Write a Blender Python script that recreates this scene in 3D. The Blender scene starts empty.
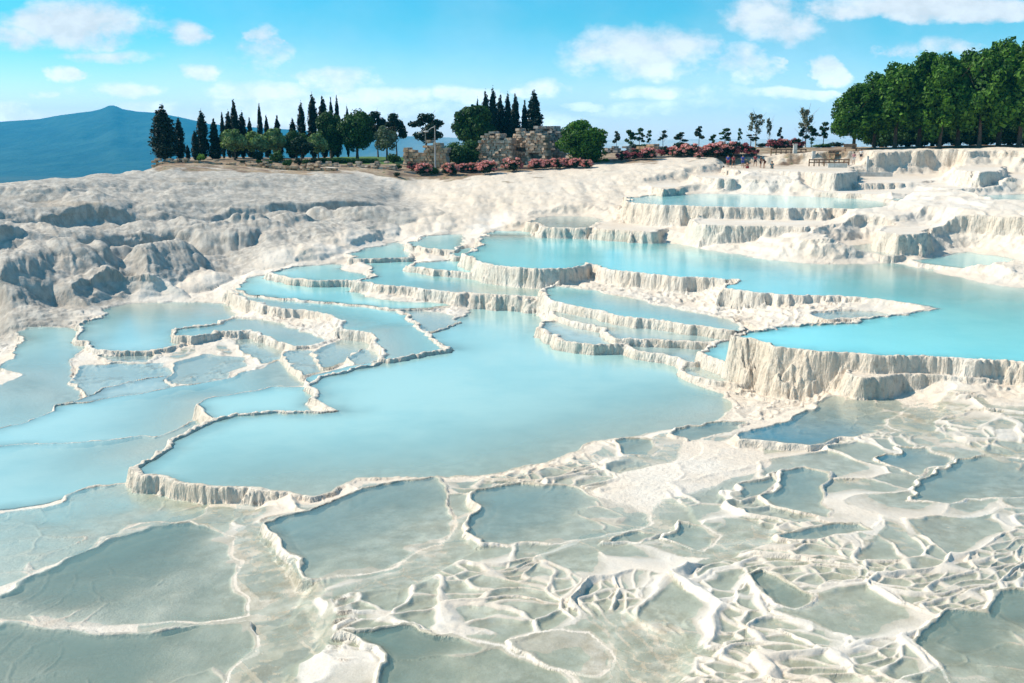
import bpy, math, random
import numpy as np

R = math.radians
sc = bpy.context.scene
col = sc.collection

# ------------------------------------------------------------------ camera, sky, sun, exposure
F = 1005.0                      # focal length in pixels of the 1024 wide picture
HOR = 140.0                     # picture row of the horizon
PITCH = math.atan((341.5 - HOR) / F)
CZ = 12.0                       # height of the camera in the world
HAZE = 1.0e-4
S = 1.4                         # metres per drafting unit of level
cam_d = bpy.data.cameras.new('camera')
cam = bpy.data.objects.new('camera', cam_d); col.objects.link(cam)
cam.location = (0, 0, CZ); cam.rotation_euler = (R(90) - PITCH, 0, 0)
cam_d.sensor_width = 36.0; cam_d.lens = 36.0 * F / 1024.0
cam_d.clip_start = 0.1; cam_d.clip_end = 60000
sc.camera = cam

SUN_EL, SUN_AZ = R(42), R(-76)   # azimuth measured from +Y towards +X (negative = left)
sun_d = bpy.data.lights.new('sun', 'SUN'); sun_d.energy = 4.9; sun_d.angle = R(0.5); sun_d.color = (1.0, 0.90, 0.77)
sun = bpy.data.objects.new('sun', sun_d); col.objects.link(sun)
sv = (math.sin(SUN_AZ) * math.cos(SUN_EL), math.cos(SUN_AZ) * math.cos(SUN_EL), math.sin(SUN_EL))
sun.rotation_euler = (math.atan2(math.hypot(sv[0], sv[1]), sv[2]), 0, math.atan2(sv[0], -sv[1]))

sc.view_settings.view_transform = 'Standard'; sc.view_settings.look = 'None'
sc.view_settings.gamma = 1.0; sc.view_settings.exposure = 0.27; sc.view_settings.use_curve_mapping = False
sc.render.engine = 'CYCLES'
sc.cycles.max_bounces = 6; sc.cycles.transparent_max_bounces = 12
sc.cycles.diffuse_bounces = 3; sc.cycles.glossy_bounces = 3; sc.cycles.volume_bounces = 1
sc.cycles.use_denoising = True


def ray(px, py):
    x = (px - 512.0) / F; yu = (341.5 - py) / F
    sp, cp = math.sin(PITCH), math.cos(PITCH)
    return (x, cp + yu * sp, -sp + yu * cp)


def on_level(px, py, z):            # z relative to the camera, in metres
    d = ray(px, py); t = z / d[2]
    return d[0] * t, d[1] * t


def on_dist(px, py, D):             # horizontal distance D: returns x, y, z relative to camera
    d = ray(px, py); t = D / math.hypot(d[0], d[1])
    return d[0] * t, d[1] * t, d[2] * t


# ---- node helper
class N:
    def __init__(s, tree): s.t = tree; s.n = tree.nodes; s.l = tree.links
    def new(s, kind, **kw):
        n = s.n.new(kind)
        for k, v in kw.items(): setattr(n, k, v)
        return n
    def put(s, sock, v):
        if isinstance(v, bpy.types.NodeSocket): s.l.new(v, sock)
        elif v is not None: sock.default_value = v
    def m(s, op, a, b=None, c=None, clamp=False):
        n = s.new('ShaderNodeMath', operation=op, use_clamp=clamp)
        s.put(n.inputs[0], a); s.put(n.inputs[1], b)
        if c is not None: s.put(n.inputs[2], c)
        return n.outputs[0]
    def mix(s, f, a, b, mode='MIX'):
        n = s.new('ShaderNodeMix', data_type='RGBA', blend_type=mode)
        n.clamp_factor = True
        s.put(n.inputs[0], f)
        for i, v in ((6, a), (7, b)):
            if isinstance(v, tuple) and len(v) == 3: v = v + (1,)
            s.put(n.inputs[i], v)
        return n.outputs[2]
    def noise(s, vec, scale, detail=4, rough=0.55, dist=0.0, out=0):
        n = s.new('ShaderNodeTexNoise'); s.put(n.inputs['Vector'], vec)
        n.inputs['Scale'].default_value = scale; n.inputs['Detail'].default_value = detail
        n.inputs['Roughness'].default_value = rough; n.inputs['Distortion'].default_value = dist
        return n.outputs[out]
    def ramp(s, v, lo, hi, a=0.0, b=1.0, smooth=True):
        n = s.new('ShaderNodeMapRange', interpolation_type='SMOOTHSTEP' if smooth else 'LINEAR')
        s.put(n.inputs[0], v)
        for i, x in enumerate((lo, hi, a, b)): n.inputs[i + 1].default_value = x
        return n.outputs[0]
    def mapping(s, vec, scale):
        n = s.new('ShaderNodeMapping'); s.put(n.inputs[0], vec); n.inputs['Scale'].default_value = scale
        return n.outputs[0]
    def attr(s, name, out='Fac'):
        n = s.new('ShaderNodeAttribute', attribute_name=name); return n.outputs[out]


world = bpy.data.worlds.new('World'); sc.world = world; world.use_nodes = True
w = N(world.node_tree); w.n.clear()
wo = w.new('ShaderNodeOutputWorld'); bg = w.new('ShaderNodeBackground')
sky = w.new('ShaderNodeTexSky', sky_type='NISHITA')
sky.sun_disc = False; sky.sun_elevation = SUN_EL; sky.sun_rotation = SUN_AZ
sky.air_density = 1.0; sky.dust_density = 0.6; sky.ozone_density = 1.0; sky.altitude = 300
tc = w.new('ShaderNodeTexCoord')
sep = w.new('ShaderNodeSeparateXYZ'); w.l.new(tc.outputs['Generated'], sep.inputs[0])
ysafe = w.m('MAXIMUM', sep.outputs[1], 0.02)
U = w.m('DIVIDE', sep.outputs[0], ysafe); V = w.m('DIVIDE', sep.outputs[2], ysafe)
cmb = w.new('ShaderNodeCombineXYZ'); w.put(cmb.inputs[0], U); w.put(cmb.inputs[1], w.m('MULTIPLY', V, 1.5)); cmb.inputs[2].default_value = 3.7
n1 = w.noise(cmb.outputs[0], 9.0, 9, 0.60, 0.0)
n2 = w.noise(cmb.outputs[0], 38.0, 6, 0.60, 0.0)
n3 = w.noise(cmb.outputs[0], 3.0, 3, 0.5, 0.0)
blobs = [(80, 24, 92, 30, 1.15), (15, 38, 50, 16, .95), (182, 33, 34, 16, 1.0), (60, 76, 24, 9, 1.3), (262, 34, 22, 14, .72),
         (262, 56, 36, 26, .55), (205, 72, 32, 11, .9), (110, 58, 60, 8, .8), (120, 92, 62, 10, 1.15), (250, 92, 70, 14, .85),
         (340, 80, 62, 17, 1.1), (385, 98, 80, 12, 1.1), (455, 97, 50, 12, 1.1), (300, 110, 160, 18, .95), (480, 118, 120, 12, .7), (690, 108, 120, 12, .6), (420, 112, 80, 12, .8), (640, 52, 100, 32, 1.1),
         (570, 66, 40, 18, .8), (745, 62, 40, 24, .95), (700, 92, 100, 12, .5), (826, 66, 30, 18, .75), (655, 92, 60, 9, .75),
         (790, 91, 48, 8, .95), (770, 14, 60, 30, .6), (930, 8, 130, 17, 1.3), (850, 12, 50, 12, 1.0), (12, 112, 44, 12, 1.1),
         (535, 88, 40, 10, 1.0), (945, 46, 50, 12, .8), (585, 104, 20, 5, .9), (900, 50, 20, 10, .6), (150, 108, 50, 7, .9), (50, 97, 14, 5, .8)]
acc = None
n4 = w.noise(cmb.outputs[0], 16.0, 5, 0.6, 0.0)
Uw = w.m('ADD', U, w.m('MULTIPLY', w.m('SUBTRACT', n4, 0.5), 0.11))
Vw = w.m('ADD', V, w.m('MULTIPLY', w.m('SUBTRACT', n1, 0.5), 0.035))
acc = None
for (px, py, rx, ry, st) in blobs:
    d = ray(px, py); u0, v0 = d[0] / d[1], d[2] / d[1]
    a = w.m('MULTIPLY', w.m('SUBTRACT', Uw, u0), F / rx * 1.0); b = w.m('MULTIPLY', w.m('SUBTRACT', Vw, v0), F / ry)
    e = w.m('SUBTRACT', 1.0, w.m('ADD', w.m('MULTIPLY', a, a), w.m('MULTIPLY', b, b)))
    e = w.m('MULTIPLY', w.m('MAXIMUM', e, 0.0), st)
    acc = e if acc is None else w.m('MAXIMUM', acc, e)
det = w.m('ADD', w.m('MULTIPLY', w.m('SUBTRACT', n1, 0.5), 3.6), w.m('MULTIPLY', w.m('SUBTRACT', n2, 0.5), 1.3))
cl = w.m('ADD', w.m('MULTIPLY', acc, 1.25), w.m('MULTIPLY', det, w.m('MINIMUM', w.m('MULTIPLY', acc, 2.5), 1.0)))
cl = w.ramp(cl, -0.02, 1.3)
veil = w.m('MULTIPLY', w.ramp(w.m('ADD', n3, w.m('MULTIPLY', n1, 0.35)), 0.60, 0.95), 0.25)
cl = w.m('MAXIMUM', cl, veil)
tinted = w.mix(1.0, sky.outputs[0], (0.24, 1.04, 1.26), 'MULTIPLY')
el_low = w.ramp(V, -0.02, 0.12)
tint_low = w.mix(1.0, sky.outputs[0], (1.9, 1.85, 2.35), 'MULTIPLY')
skyc = w.mix(el_low, tint_low, tinted)
shade = w.ramp(n2, 0.3, 0.7, 0.86, 1.05)
cc = w.new('ShaderNodeCombineColor'); 
w.put(cc.inputs[0], w.m('MULTIPLY', shade, 8.4)); w.put(cc.inputs[1], w.m('MULTIPLY', shade, 8.6)); w.put(cc.inputs[2], w.m('MULTIPLY', shade, 8.8))
lift = w.ramp(V, 0.0, 0.10, 1.9, 1.0)
ccl = w.mix(1.0, cc.outputs[0], w.m('MULTIPLY', lift, 1.0), 'MULTIPLY')
fin = w.mix(w.m('MULTIPLY', cl, 0.88), skyc, ccl)
w.put(bg.inputs[0], fin); bg.inputs[1].default_value = 0.10
w.l.new(bg.outputs[0], wo.inputs[0])

# ------------------------------------------------------------------ noise and maths helpers
rng = np.random.default_rng(7)
TAB = rng.random((512, 512))


def vnoise(x, y, seed=0):
    x = x + seed * 37.17; y = y + seed * 91.31
    xi = np.floor(x); yi = np.floor(y); fx = x - xi; fy = y - yi
    xi = xi.astype(np.int64) & 511; yi = yi.astype(np.int64) & 511
    x1 = (xi + 1) & 511; y1 = (yi + 1) & 511
    fx = fx * fx * (3 - 2 * fx); fy = fy * fy * (3 - 2 * fy)
    a = TAB[xi, yi]; b = TAB[x1, yi]; c = TAB[xi, y1]; d = TAB[x1, y1]
    return (a + (b - a) * fx) * (1 - fy) + (c + (d - c) * fx) * fy


def fbm(x, y, octaves=4, seed=0, gain=0.5):
    s = 0; a = 1; t = 0
    ca, sa = math.cos(0.7), math.sin(0.7)
    for i in range(octaves):
        s = s + a * vnoise(x, y, seed + i * 3); t += a; a *= gain
        x, y = (x * ca - y * sa) * 2.03, (x * sa + y * ca) * 2.03
    return s / t


def billow(x, y, octaves=3, seed=0):
    s = 0; a = 1; t = 0
    for i in range(octaves):
        n = np.abs(2 * vnoise(x, y, seed + i * 5) - 1) ** 0.8
        s = s + a * (1 - n) ; t += a; a *= 0.5; x = x * 2.1 + 3.3; y = y * 2.1 + 1.7
    return s / t                     # 1 at creases, low on the lobes


def sstep(a, b, v):
    t = np.clip((v - a) / (b - a), 0, 1); return t * t * (3 - 2 * t)


CELLTAB = rng.random((256, 256, 2))


def worley(x, y):
    xi = np.floor(x).astype(np.int64); yi = np.floor(y).astype(np.int64)
    best = np.full(x.shape, 1e9); sec = np.full(x.shape, 1e9); sx = np.zeros_like(x); sy = np.zeros_like(x); tx = np.zeros_like(x); ty = np.zeros_like(x)
    for dx in (-1, 0, 1):
        for dy in (-1, 0, 1):
            cx = xi + dx; cy = yi + dy
            j = CELLTAB[cx & 255, cy & 255]
            qx = cx + 0.1 + 0.8 * j[..., 0]; qy = cy + 0.1 + 0.8 * j[..., 1]
            d = np.hypot(qx - x, qy - y)
            m = d < best
            m2 = (~m) & (d < sec)
            tx = np.where(m, sx, np.where(m2, qx, tx)); ty = np.where(m, sy, np.where(m2, qy, ty))
            sec = np.where(m, best, np.minimum(sec, d))
            sx = np.where(m, qx, sx); sy = np.where(m, qy, sy); best = np.where(m, d, best)
    return best, sec - best, sx, sy, tx, ty


# ------------------------------------------------------------------ the pools (picture outline at a water level)
TQ = (0.27, 0.74, 0.75); T2 = (0.33, 0.68, 0.66); MD = (0.38, 0.63, 0.60); LF = (0.38, 0.62, 0.60)
PALE = (0.45, 0.61, 0.58); MURK = (0.18, 0.27, 0.225); MK2 = (0.24, 0.37, 0.345); DB = (0.08, 0.27, 0.34)
# name, level, colour, water?, maximum depth, slope of the bed, points
POOLS = [
 ('shelf pool', -4.1, T2, 1, .5, .5, [(625,198),(650,195),(700,193.5),(778,195),(816,197),(850,198),(890,203),(888,207),(860,209),(778,208.5),(700,207),(650,205),(633,203)]),
 ('a', -4.75, PALE, 0, .1, .3, [(692,221),(705,225),(760,226),(805,227),(830,225),(828,215),(760,211),(700,212)]),
 ('b', -5.4, PALE, 1, .2, .3, [(528,222),(546,227),(590,229),(600,225),(598,217),(545,216)]),
 ('c', -5.35, PALE, 0, .1, .3, [(597,229),(625,231),(650,232),(667,229),(660,222),(600,222)]),
 ('d', -3.9, T2, 1, .3, .4, [(888,199),(900,200.5),(940,201),(1000,201),(1040,203),(1200,205),(1200,190),(1000,195),(932,197)]),
 ('e', -4.55, PALE, 0, .1, .3, [(980,212),(1005,216),(1040,217),(1100,216),(1100,208),(1000,209)]),
 ('f', -3.3, PALE, 0, .1, .3, [(833,181),(860,183),(900,183),(928,181),(940,175),(833,176)]),
 ('g', -3.75, PALE, 0, .1, .3, [(820,192),(880,194.5),(932,194.5),(940,190),(822,188)]),
 ('h', -3.45, PALE, 0, .1, .3, [(924,186),(950,189),(985,188),(992,183),(930,182)]),
 ('i', -2.5, PALE, 0, .1, .3, [(728,169),(740,170.5),(760,170.5),(800,172),(835,173.5),(852,172),(850,166),(730,165)]),
 ('j', -3.0, PALE, 0, .1, .3, [(694,177),(710,178.5),(730,179),(732,173),(698,174)]),
 ('k', -3.6, PALE, 0, .1, .3, [(651,187),(665,189.5),(680,188),(682,182),(655,183)]),
 ('l', -4.7, PALE, 0, .1, .3, [(880,232),(900,234.5),(918,234),(929,230),(925,225),(885,226)]),
 ('m', -5.65, PALE, 1, .2, .3, [(848,246),(870,243),(900,247),(910,252),(895,256),(880,255.5),(862,251)]),
 ('n', -5.82, T2, 1, .3, .3, [(918,260),(945,255),(970,252.5),(1000,255.5),(1020,261),(1008,267),(985,269),(955,268),(930,265)]),
 ('p', -2.35, PALE, 0, .1, .3, [(956,170),(975,172),(1000,171),(1002,166),(958,166)]),
 ('r', -2.9, PALE, 0, .1, .3, [(1000,178),(1030,180),(1080,180),(1080,174),(1003,173)]),
 ('great right pool', -6.0, TQ, 1, .9, .45, [(494,231),(530,231),(569,235),(600,237),(647,240),(690,246),(730,253),(764,259),(800,263),(840,264),(885,263),(905,264),(930,270),(960,277),(990,283),(1024,288),(1250,300),(1250,400),(1100,372),(1024,364),(974,360),(936,358),(878,356),(821,353),(783,348),(764,343),(739,337),(745,333),(779,327),(814,324),(845,323),(857,322),(866,318),(880,317),(909,314),(931,308),(912,304),(878,300),(840,297),(783,295),(749,292),(722,289),(724,285),(741,283),(738,280),(700,278),(682,278),(650,274),(623,272),(600,267),(584,264),(575,269),(560,270),(520,269),(487,264),(471,258),(466,254),(476,250),(486,246),(480,240),(485,235)]),
  ('x', -6.42, PALE, 0, .1, .3, [(846,375),(858,378),(880,377),(905,375),(960,377),(1024,379),(1200,388),(1200,374),(1024,368),(880,364),(850,368)]),
 ('N1', -6.25, PALE, 1, .15, .3, [(818,315),(840,311),(870,312),(884,315),(860,318),(830,319)]),
 ('P5', -6.7, T2, 1, .5, .35, [(545,290),(553,286),(592,290),(623,297),(662,306),(701,313),(720,319),(738,328),(733,331),(701,326),(662,321),(623,317),(600,311),(584,307),(570,304),(557,302),(547,297)]),
 ('P6', -7.0, PALE, 1, .3, .4, [(561,312),(575,310),(600,317),(631,328),(682,330),(733,336),(742,339),(735,343),(706,343),(677,341),(640,340),(622,339),(607,329),(585,325),(565,319)]),
 ('P6b', -6.95, T2, 1, .4, .4, [(704,352),(712,347),(738,339),(742,345),(740,363),(736,364),(722,360)]),
 ('P7L', -7.15, PALE, 1, .3, .4, [(545,324),(556,322),(585,327),(605,331),(618,341),(619,344),(595,345),(566,342),(560,336),(550,333)]),
 ('P7R', -7.2, PALE, 1, .3, .4, [(622,342),(677,344),(706,347),(703,352),(700,360),(690,362),(669,356),(644,352),(625,345)]),
 ('P7C', -7.3, PALE, 1, .12, .2, [(690,366),(700,362),(706,366),(735,378),(738,384),(720,383),(700,378),(685,370)]),
 ('middle pool', -7.45, MD, 1, .9, .30, [(471,305),(518,306),(530,313),(545,326),(541,333),(552,341),(565,346),(595,350),(616,350),(639,360),(660,364),(678,370),(690,382),(717,396),(727,408),(717,418),(690,427),(662,430),(640,436),(612,438),(588,442),(572,452),(548,462),(520,468),(495,473),(446,477),(389,477),(353,478),(327,492),(308,497),(290,494),(270,489),(248,486),(213,485),(177,480),(152,475),(143,469),(149,463),(160,456),(169,451),(180,442),(186,438),(208,428),(222,422),(231,420),(245,416),(266,415),(310,415),(341,411),(330,405),(318,400),(322,394),(312,388),(313,385),(336,377),(375,367),(389,360),(442,350),(448,349),(440,343),(430,340),(428,334),(434,330),(455,325),(458,318),(474,312)]),
 ('P10', -7.58, MD, 1, .5, .5, [(202,404),(210,400),(219,398),(245,393),(273,387),(300,388),(306,392),(303,405),(306,412),(290,413),(266,413),(245,414),(231,418),(215,414)]),
 ('S1', -7.5, MD, 1, .4, .5, [(309,378),(345,369),(384,361),(376,366),(336,376),(313,384)]),
 ('A1', -8.0, LF, 1, .7, .5, [(-120,452),(0,446),(86,442),(125,439),(145,435),(162,437),(176,432),(190,425),(200,420),(203,404),(219,398),(245,393),(273,387),(300,386),(296,376),(288,366),(276,357),(264,368),(227,378),(200,383),(172,388),(145,394),(117,397),(64,407),(62,411),(33,421),(0,431),(-120,448)]),
 ('A2', -8.08, PALE, 1, .3, .4, [(64,405),(85,397),(110,388),(150,378),(165,376),(185,384),(172,387),(145,393),(117,396)]),
 ('A3', -8.15, LF, 1, .5, .25, [(-120,440),(0,430),(33,420),(60,410),(66,403),(72,392),(74,382),(68,372),(66,360),(74,350),(82,340),(82,332),(70,328),(30,327),(22,332),(28,338),(14,352),(8,366),(24,376),(10,384),(-120,388)]),
 ('R2', -8.0, LF, 1, .5, .25, [(86,345),(80,337),(80,328),(100,318),(108,307),(130,304),(160,303),(200,303),(225,306),(235,314),(215,325),(182,330),(178,336),(176,345),(158,350),(120,352),(95,350)]),
 ('C1', -8.11, PALE, 1, .16, .2, [(86,366),(120,364),(160,364),(170,378),(160,384),(118,396),(86,397),(80,380)]),
 ('C2', -7.72, PALE, 1, .15, .2, [(318,352),(330,344),(350,338),(366,342),(372,350),(352,354),(345,362),(330,366)]),
 ('C4', -8.22, PALE, 1, .15, .2, [(-60,400),(0,392),(40,390),(62,394),(60,404),(30,414),(0,424),(-60,430)]),
 ('C5', -7.98, PALE, 1, .15, .2, [(238,340),(262,338),(275,348),(280,358),(262,362),(246,352)]),
 ('R2c', -8.12, PALE, 1, .15, .3, [(98,357),(150,355),(148,362),(120,362)]),
 ('R1', -7.75, MD, 1, .35, .3, [(178,333),(182,330),(215,325),(240,318),(265,320),(285,326),(310,335),(322,342),(317,345),(300,346),(278,342),(268,336),(260,332),(217,332),(212,335),(190,337),(178,336)]),
 ('B2', -8.05, PALE, 1, .12, .2, [(178,362),(205,354),(235,357),(240,365),(225,376),(200,382),(180,384),(170,378)]),
 ('B3', -7.8, PALE, 1, .12, .2, [(285,352),(300,349),(330,352),(350,362),(330,370),(305,374),(295,365)]),
 ('Q3', -7.38, T2, 1, .6, .4, [(229,291),(254,296),(278,298),(307,301),(340,303),(380,307),(392,309),(409,324),(427,333),(428,336),(436,348),(442,350),(389,360),(384,360),(389,351),(382,341),(374,333),(338,329),(342,321),(342,319),(317,312),(289,309),(268,305),(250,299),(230,293)]),
 ('B4', -7.55, PALE, 1, .15, .2, [(356,356),(368,350),(380,352),(382,360),(358,364)]),
 ('Q2', -7.30, T2, 1, .5, .4, [(235,290),(248,282),(258,276),(276,275),(289,281),(317,284),(360,285),(362,296),(400,302),(430,303),(452,306),(430,308),(392,308),(380,306),(340,302),(307,300),(278,297),(254,294)]),
 ('B5', -7.40, PALE, 1, .15, .2, [(398,311),(420,310),(445,315),(455,322),(440,328),(430,331),(412,322)]),
 ('U5', -7.02, T2, 1, .4, .4, [(276,273),(290,268),(310,266),(337,264),(349,271),(374,278),(362,281),(323,280),(300,279),(289,278)]),
 ('U4', -6.85, T2, 1, .5, .35, [(368,262),(374,260),(409,259),(413,268),(437,273),(484,277),(520,280),(540,283),(541,292),(538,298),(519,297),(500,295),(452,293),(433,290),(411,287),(382,285),(361,282),(378,278),(376,273)]),
 ('U3', -6.6, T2, 1, .4, .4, [(413,267),(417,263),(448,261),(462,257),(472,260),(484,268),(502,272),(528,275),(501,275),(484,274),(452,272),(437,271)]),
 ('U1', -6.3, T2, 1, .3, .4, [(410,243),(425,236),(455,234),(468,237),(468,243),(455,250),(430,249),(415,246)]),
 ('U2', -6.4, T2, 1, .3, .4, [(450,251),(458,248),(485,247),(483,254),(472,257),(460,257)]),
 ('U6', -6.65, T2, 1, .3, .3, [(345,254),(375,247),(400,241),(412,250),(409,258),(375,259),(350,259)]),
 ('P12', -7.9, LF, 1, .8, .5, [(-150,530),(0,508),(39,503),(66,498),(88,491),(102,485),(125,482),(142,480),(141,470),(150,460),(169,449),(186,436),(200,421),(190,426),(176,433),(162,438),(145,436),(125,440),(86,443),(0,448),(-150,454)]),
 ('P13', -7.78, LF, 1, .5, .22, [(-150,640),(0,588),(30,572),(60,556),(90,545),(100,535),(130,527),(190,520),(215,512),(225,503),(200,496),(170,489),(145,482),(125,483),(102,487),(88,492),(66,499),(39,504),(0,510),(-150,533)]),
 ('P14', -7.62, MURK, 1, .45, .35, [(-150,720),(-150,642),(0,590),(30,574),(60,558),(90,547),(100,537),(130,529),(190,522),(230,540),(235,560),(230,580),(250,600),(245,615),(180,622),(100,628),(60,622),(0,615)]),
 ('P15', -7.5, MURK, 1, .5, .35, [(-250,1100),(-250,730),(0,617),(60,624),(100,632),(170,628),(240,622),(262,632),(262,650),(235,670),(215,700),(200,760),(150,1100)]),
 ('F1', -7.34, MK2, 1, .4, .28, [(272,540),(268,525),(285,515),(330,503),(360,488),(390,482),(440,478),(446,485),(450,500),(445,515),(450,530),(435,545),(400,560),(360,575),(320,583),(300,580),(292,560),(278,552)]),
 ('F2', -7.2, MK2, 1, .4, .28, [(460,535),(468,510),(475,492),(500,486),(560,487),(600,497),(640,512),(655,518),(640,528),(600,538),(550,545),(500,547),(470,545)]),
 ('F3', -6.98, DB, 1, .5, .30, [(742,436),(755,428),(790,421),(812,412),(812,402),(825,397),(880,397),(905,405),(900,415),(880,425),(890,433),(860,440),(815,446),(780,441),(745,441)]),
 ('F4', -7.3, MK2, 1, .2, .3, [(612,441),(630,437),(660,438),(672,447),(650,455),(625,455)]),
 ('F5', -7.25, MK2, 1, .2, .3, [(675,428),(695,424),(720,420),(745,420),(735,430),(700,440),(682,440)]),
 ('F6', -6.98, DB, 1, .3, .3, [(888,465),(900,455),(898,447),(920,445),(950,455),(945,465),(915,477),(905,478)]),
 ('F7', -6.9, MK2, 1, .4, .3, [(902,487),(915,481),(940,470),(960,458),(985,454),(1020,457),(1100,468),(1150,490),(1060,500),(1000,502),(950,505),(908,500)]),
 ('F8', -7.0, MK2, 1, .2, .3, [(732,488),(750,482),(765,478),(778,470),(775,480),(762,495),(750,500),(735,496)]),
 ('F9', -6.95, MK2, 1, .25, .3, [(762,497),(775,488),(780,470),(800,465),(820,470),(825,490),(830,510),(825,518),(790,512)]),
 ('F10', -7.12, MURK, 1, .4, .35, [(346,632),(370,627),(430,631),(510,648),(560,672),(575,690),(560,740),(380,740),(378,670),(388,655),(365,640)]),
 ('F11', -7.09, MURK, 1, .15, .3, [(512,640),(530,634),(590,635),(608,650),(600,668),(580,672),(545,662),(528,652)]),
 ('F12', -6.78, MURK, 1, .25, .3, [(750,577),(765,573),(790,583),(820,592),(812,602),(790,608),(768,600)]),
 ('F13', -6.62, MURK, 1, .3, .3, [(905,640),(930,620),(985,610),(990,590),(1040,580),(1150,600),(1150,680),(1000,690),(940,680)]),
 ('F14', -6.88, MK2, 1, .2, .3, [(772,540),(800,528),(850,525),(865,532),(830,537),(795,543)]),
 ('F15', -7.05, MK2, 1, .2, .3, [(672,540),(678,520),(700,523),(722,535),(700,547)]),
 ('F16', -7.1, MK2, 1, .2, .3, [(608,543),(640,530),(668,533),(650,545)]),
]
POOLS = [dict(name=p[0], z=p[1] * S, col=p[2], water=p[3], dep=p[4] * S, slope=p[5],
              poly=np.array([on_level(x, y, p[1] * S) for x, y in p[6]])) for p in POOLS]
SHOAL = {'middle pool': [((290, 499), (480, 480), .035), ((480, 480), (730, 410), .035)],
         'great right pool': [((690, 246), (860, 265), .035), ((860, 265), (1100, 292), .012), ((484, 236), (600, 237), .05)],
         'A1': [((205, 400), (195, 425), .06), ((264, 360), (290, 385), .05)], 'P12': [((150, 450), (190, 430), .05)], 'P13': [((150, 486), (222, 505), .03)],
         'R2': [((130, 304), (235, 312), .03)], 'R1': [((250, 322), (320, 342), .03)], 'A3': [((20, 380), (75, 400), .02)],
         'Q3': [((229, 295), (340, 325), .05), ((384, 330), (390, 355), .05)], 'U4': [((460, 292), (541, 288), .02)], 'P5': [((640, 300), (735, 322), .03)], 'F3': [((815, 398), (900, 400), .02), ((880, 425), (905, 410), .03)]}
for p in POOLS: p['shoal'] = [(np.array(on_level(*a, p['z'])), np.array(on_level(*b, p['z'])), k * 1.0) for a, b, k in SHOAL.get(p['name'], [])]
POOLS.sort(key=lambda p: p['z'])
for p in POOLS:
    c = p['poly'].mean(0); p['D'] = float(np.hypot(*c))

# ------------------------------------------------------------------ control points of the ground between the pools
# ('z', px, py, level) or ('d', px, py, distance), then hill, cells, soil, lawn, shallow-dry white
CP = []
def cz(px, py, z, hill=0, cell=0, soil=0, lawn=0, warm=0):
    x, y = on_level(px, py, z * S); CP.append((x, y, z * S, hill, cell, soil, lawn, warm))
def cd(px, py, D, hill=0, cell=0, soil=0, lawn=0, warm=0, dz=0):
    x, y, z = on_dist(px, py, D); CP.append((x, y, z + dz, hill, cell, soil, lawn, warm))
for p in POOLS:
    if p['D'] < 200:
        c = p['poly'].mean(0)
        cell = 1.0 if p['name'][0] == 'F' else (1.0 if p['name'] in ('P13', 'P14', 'P15') else 0)
        CP.append((c[0], c[1], p['z'] - 0.02, 0, cell, 0, 0, 0))
# right pool surroundings
for a in [(1000,340,-6.0),(900,330,-6.0),(800,285,-6.0),(600,252,-6.0),(1150,330,-6.0),(700,262,-6.0)]: cz(*a)
for a in [(600,282,-6.6),(650,292,-6.65),(700,300,-6.75),(735,310,-6.7),(760,315,-6.6),(800,322,-6.4),(850,320,-6.3),(745,330,-6.75),(560,284,-6.7),(540,300,-6.9),(500,285,-6.8)]: cz(*a)
for a in [(500,320,-7.45),(450,380,-7.45),(600,400,-7.45),(350,440,-7.45),(300,460,-7.45),(700,400,-7.4),(640,365,-7.4)]: cz(*a)
# foot of the high wall
for a in [(745,385,-7.35),(770,397,-7.32),(800,400,-7.3),(830,393,-7.0),(870,389,-6.72),(930,387,-6.62),(1000,389,-6.58),(1100,394,-6.5),(760,410,-7.35),(735,400,-7.4)]: cz(*a, warm=.6)
# foreground
for a in [(910,415,-6.86),(960,403,-6.72),(1010,425,-6.74),(1100,440,-6.8),(850,470,-7.0),(830,450,-7.1),(870,500,-6.92),(950,530,-6.8),(1024,560,-6.7),(1100,600,-6.6),
          (730,520,-7.0),(700,560,-7.0),(760,560,-6.9),(850,570,-6.8),(650,600,-6.95),(740,640,-6.8),(840,640,-6.7),(960,580,-6.7),(1050,683,-6.5),(900,683,-6.6),(1200,683,-6.4),
          (560,600,-7.05),(480,600,-7.12),(420,600,-7.15),(340,610,-7.2),(270,590,-7.4),(240,510,-7.6),(250,560,-7.5),(290,640,-7.25),(340,683,-7.2),(450,683,-7.0),(620,683,-6.9),(560,560,-7.12),
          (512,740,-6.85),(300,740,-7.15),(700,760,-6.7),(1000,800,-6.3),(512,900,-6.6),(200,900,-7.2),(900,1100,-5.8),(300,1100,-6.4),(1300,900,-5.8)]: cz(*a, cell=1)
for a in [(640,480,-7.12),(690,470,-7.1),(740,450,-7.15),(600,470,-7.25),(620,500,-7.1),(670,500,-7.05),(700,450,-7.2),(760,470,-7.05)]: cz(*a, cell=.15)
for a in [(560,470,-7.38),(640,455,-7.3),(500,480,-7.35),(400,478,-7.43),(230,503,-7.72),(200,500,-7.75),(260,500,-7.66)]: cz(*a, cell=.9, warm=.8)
for a in [(240,530,-7.54),(235,590,-7.50),(255,620,-7.38),(300,660,-7.24),(260,530,-7.42),(255,570,-7.42),(320,620,-7.2)]: cz(*a, cell=1)
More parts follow.
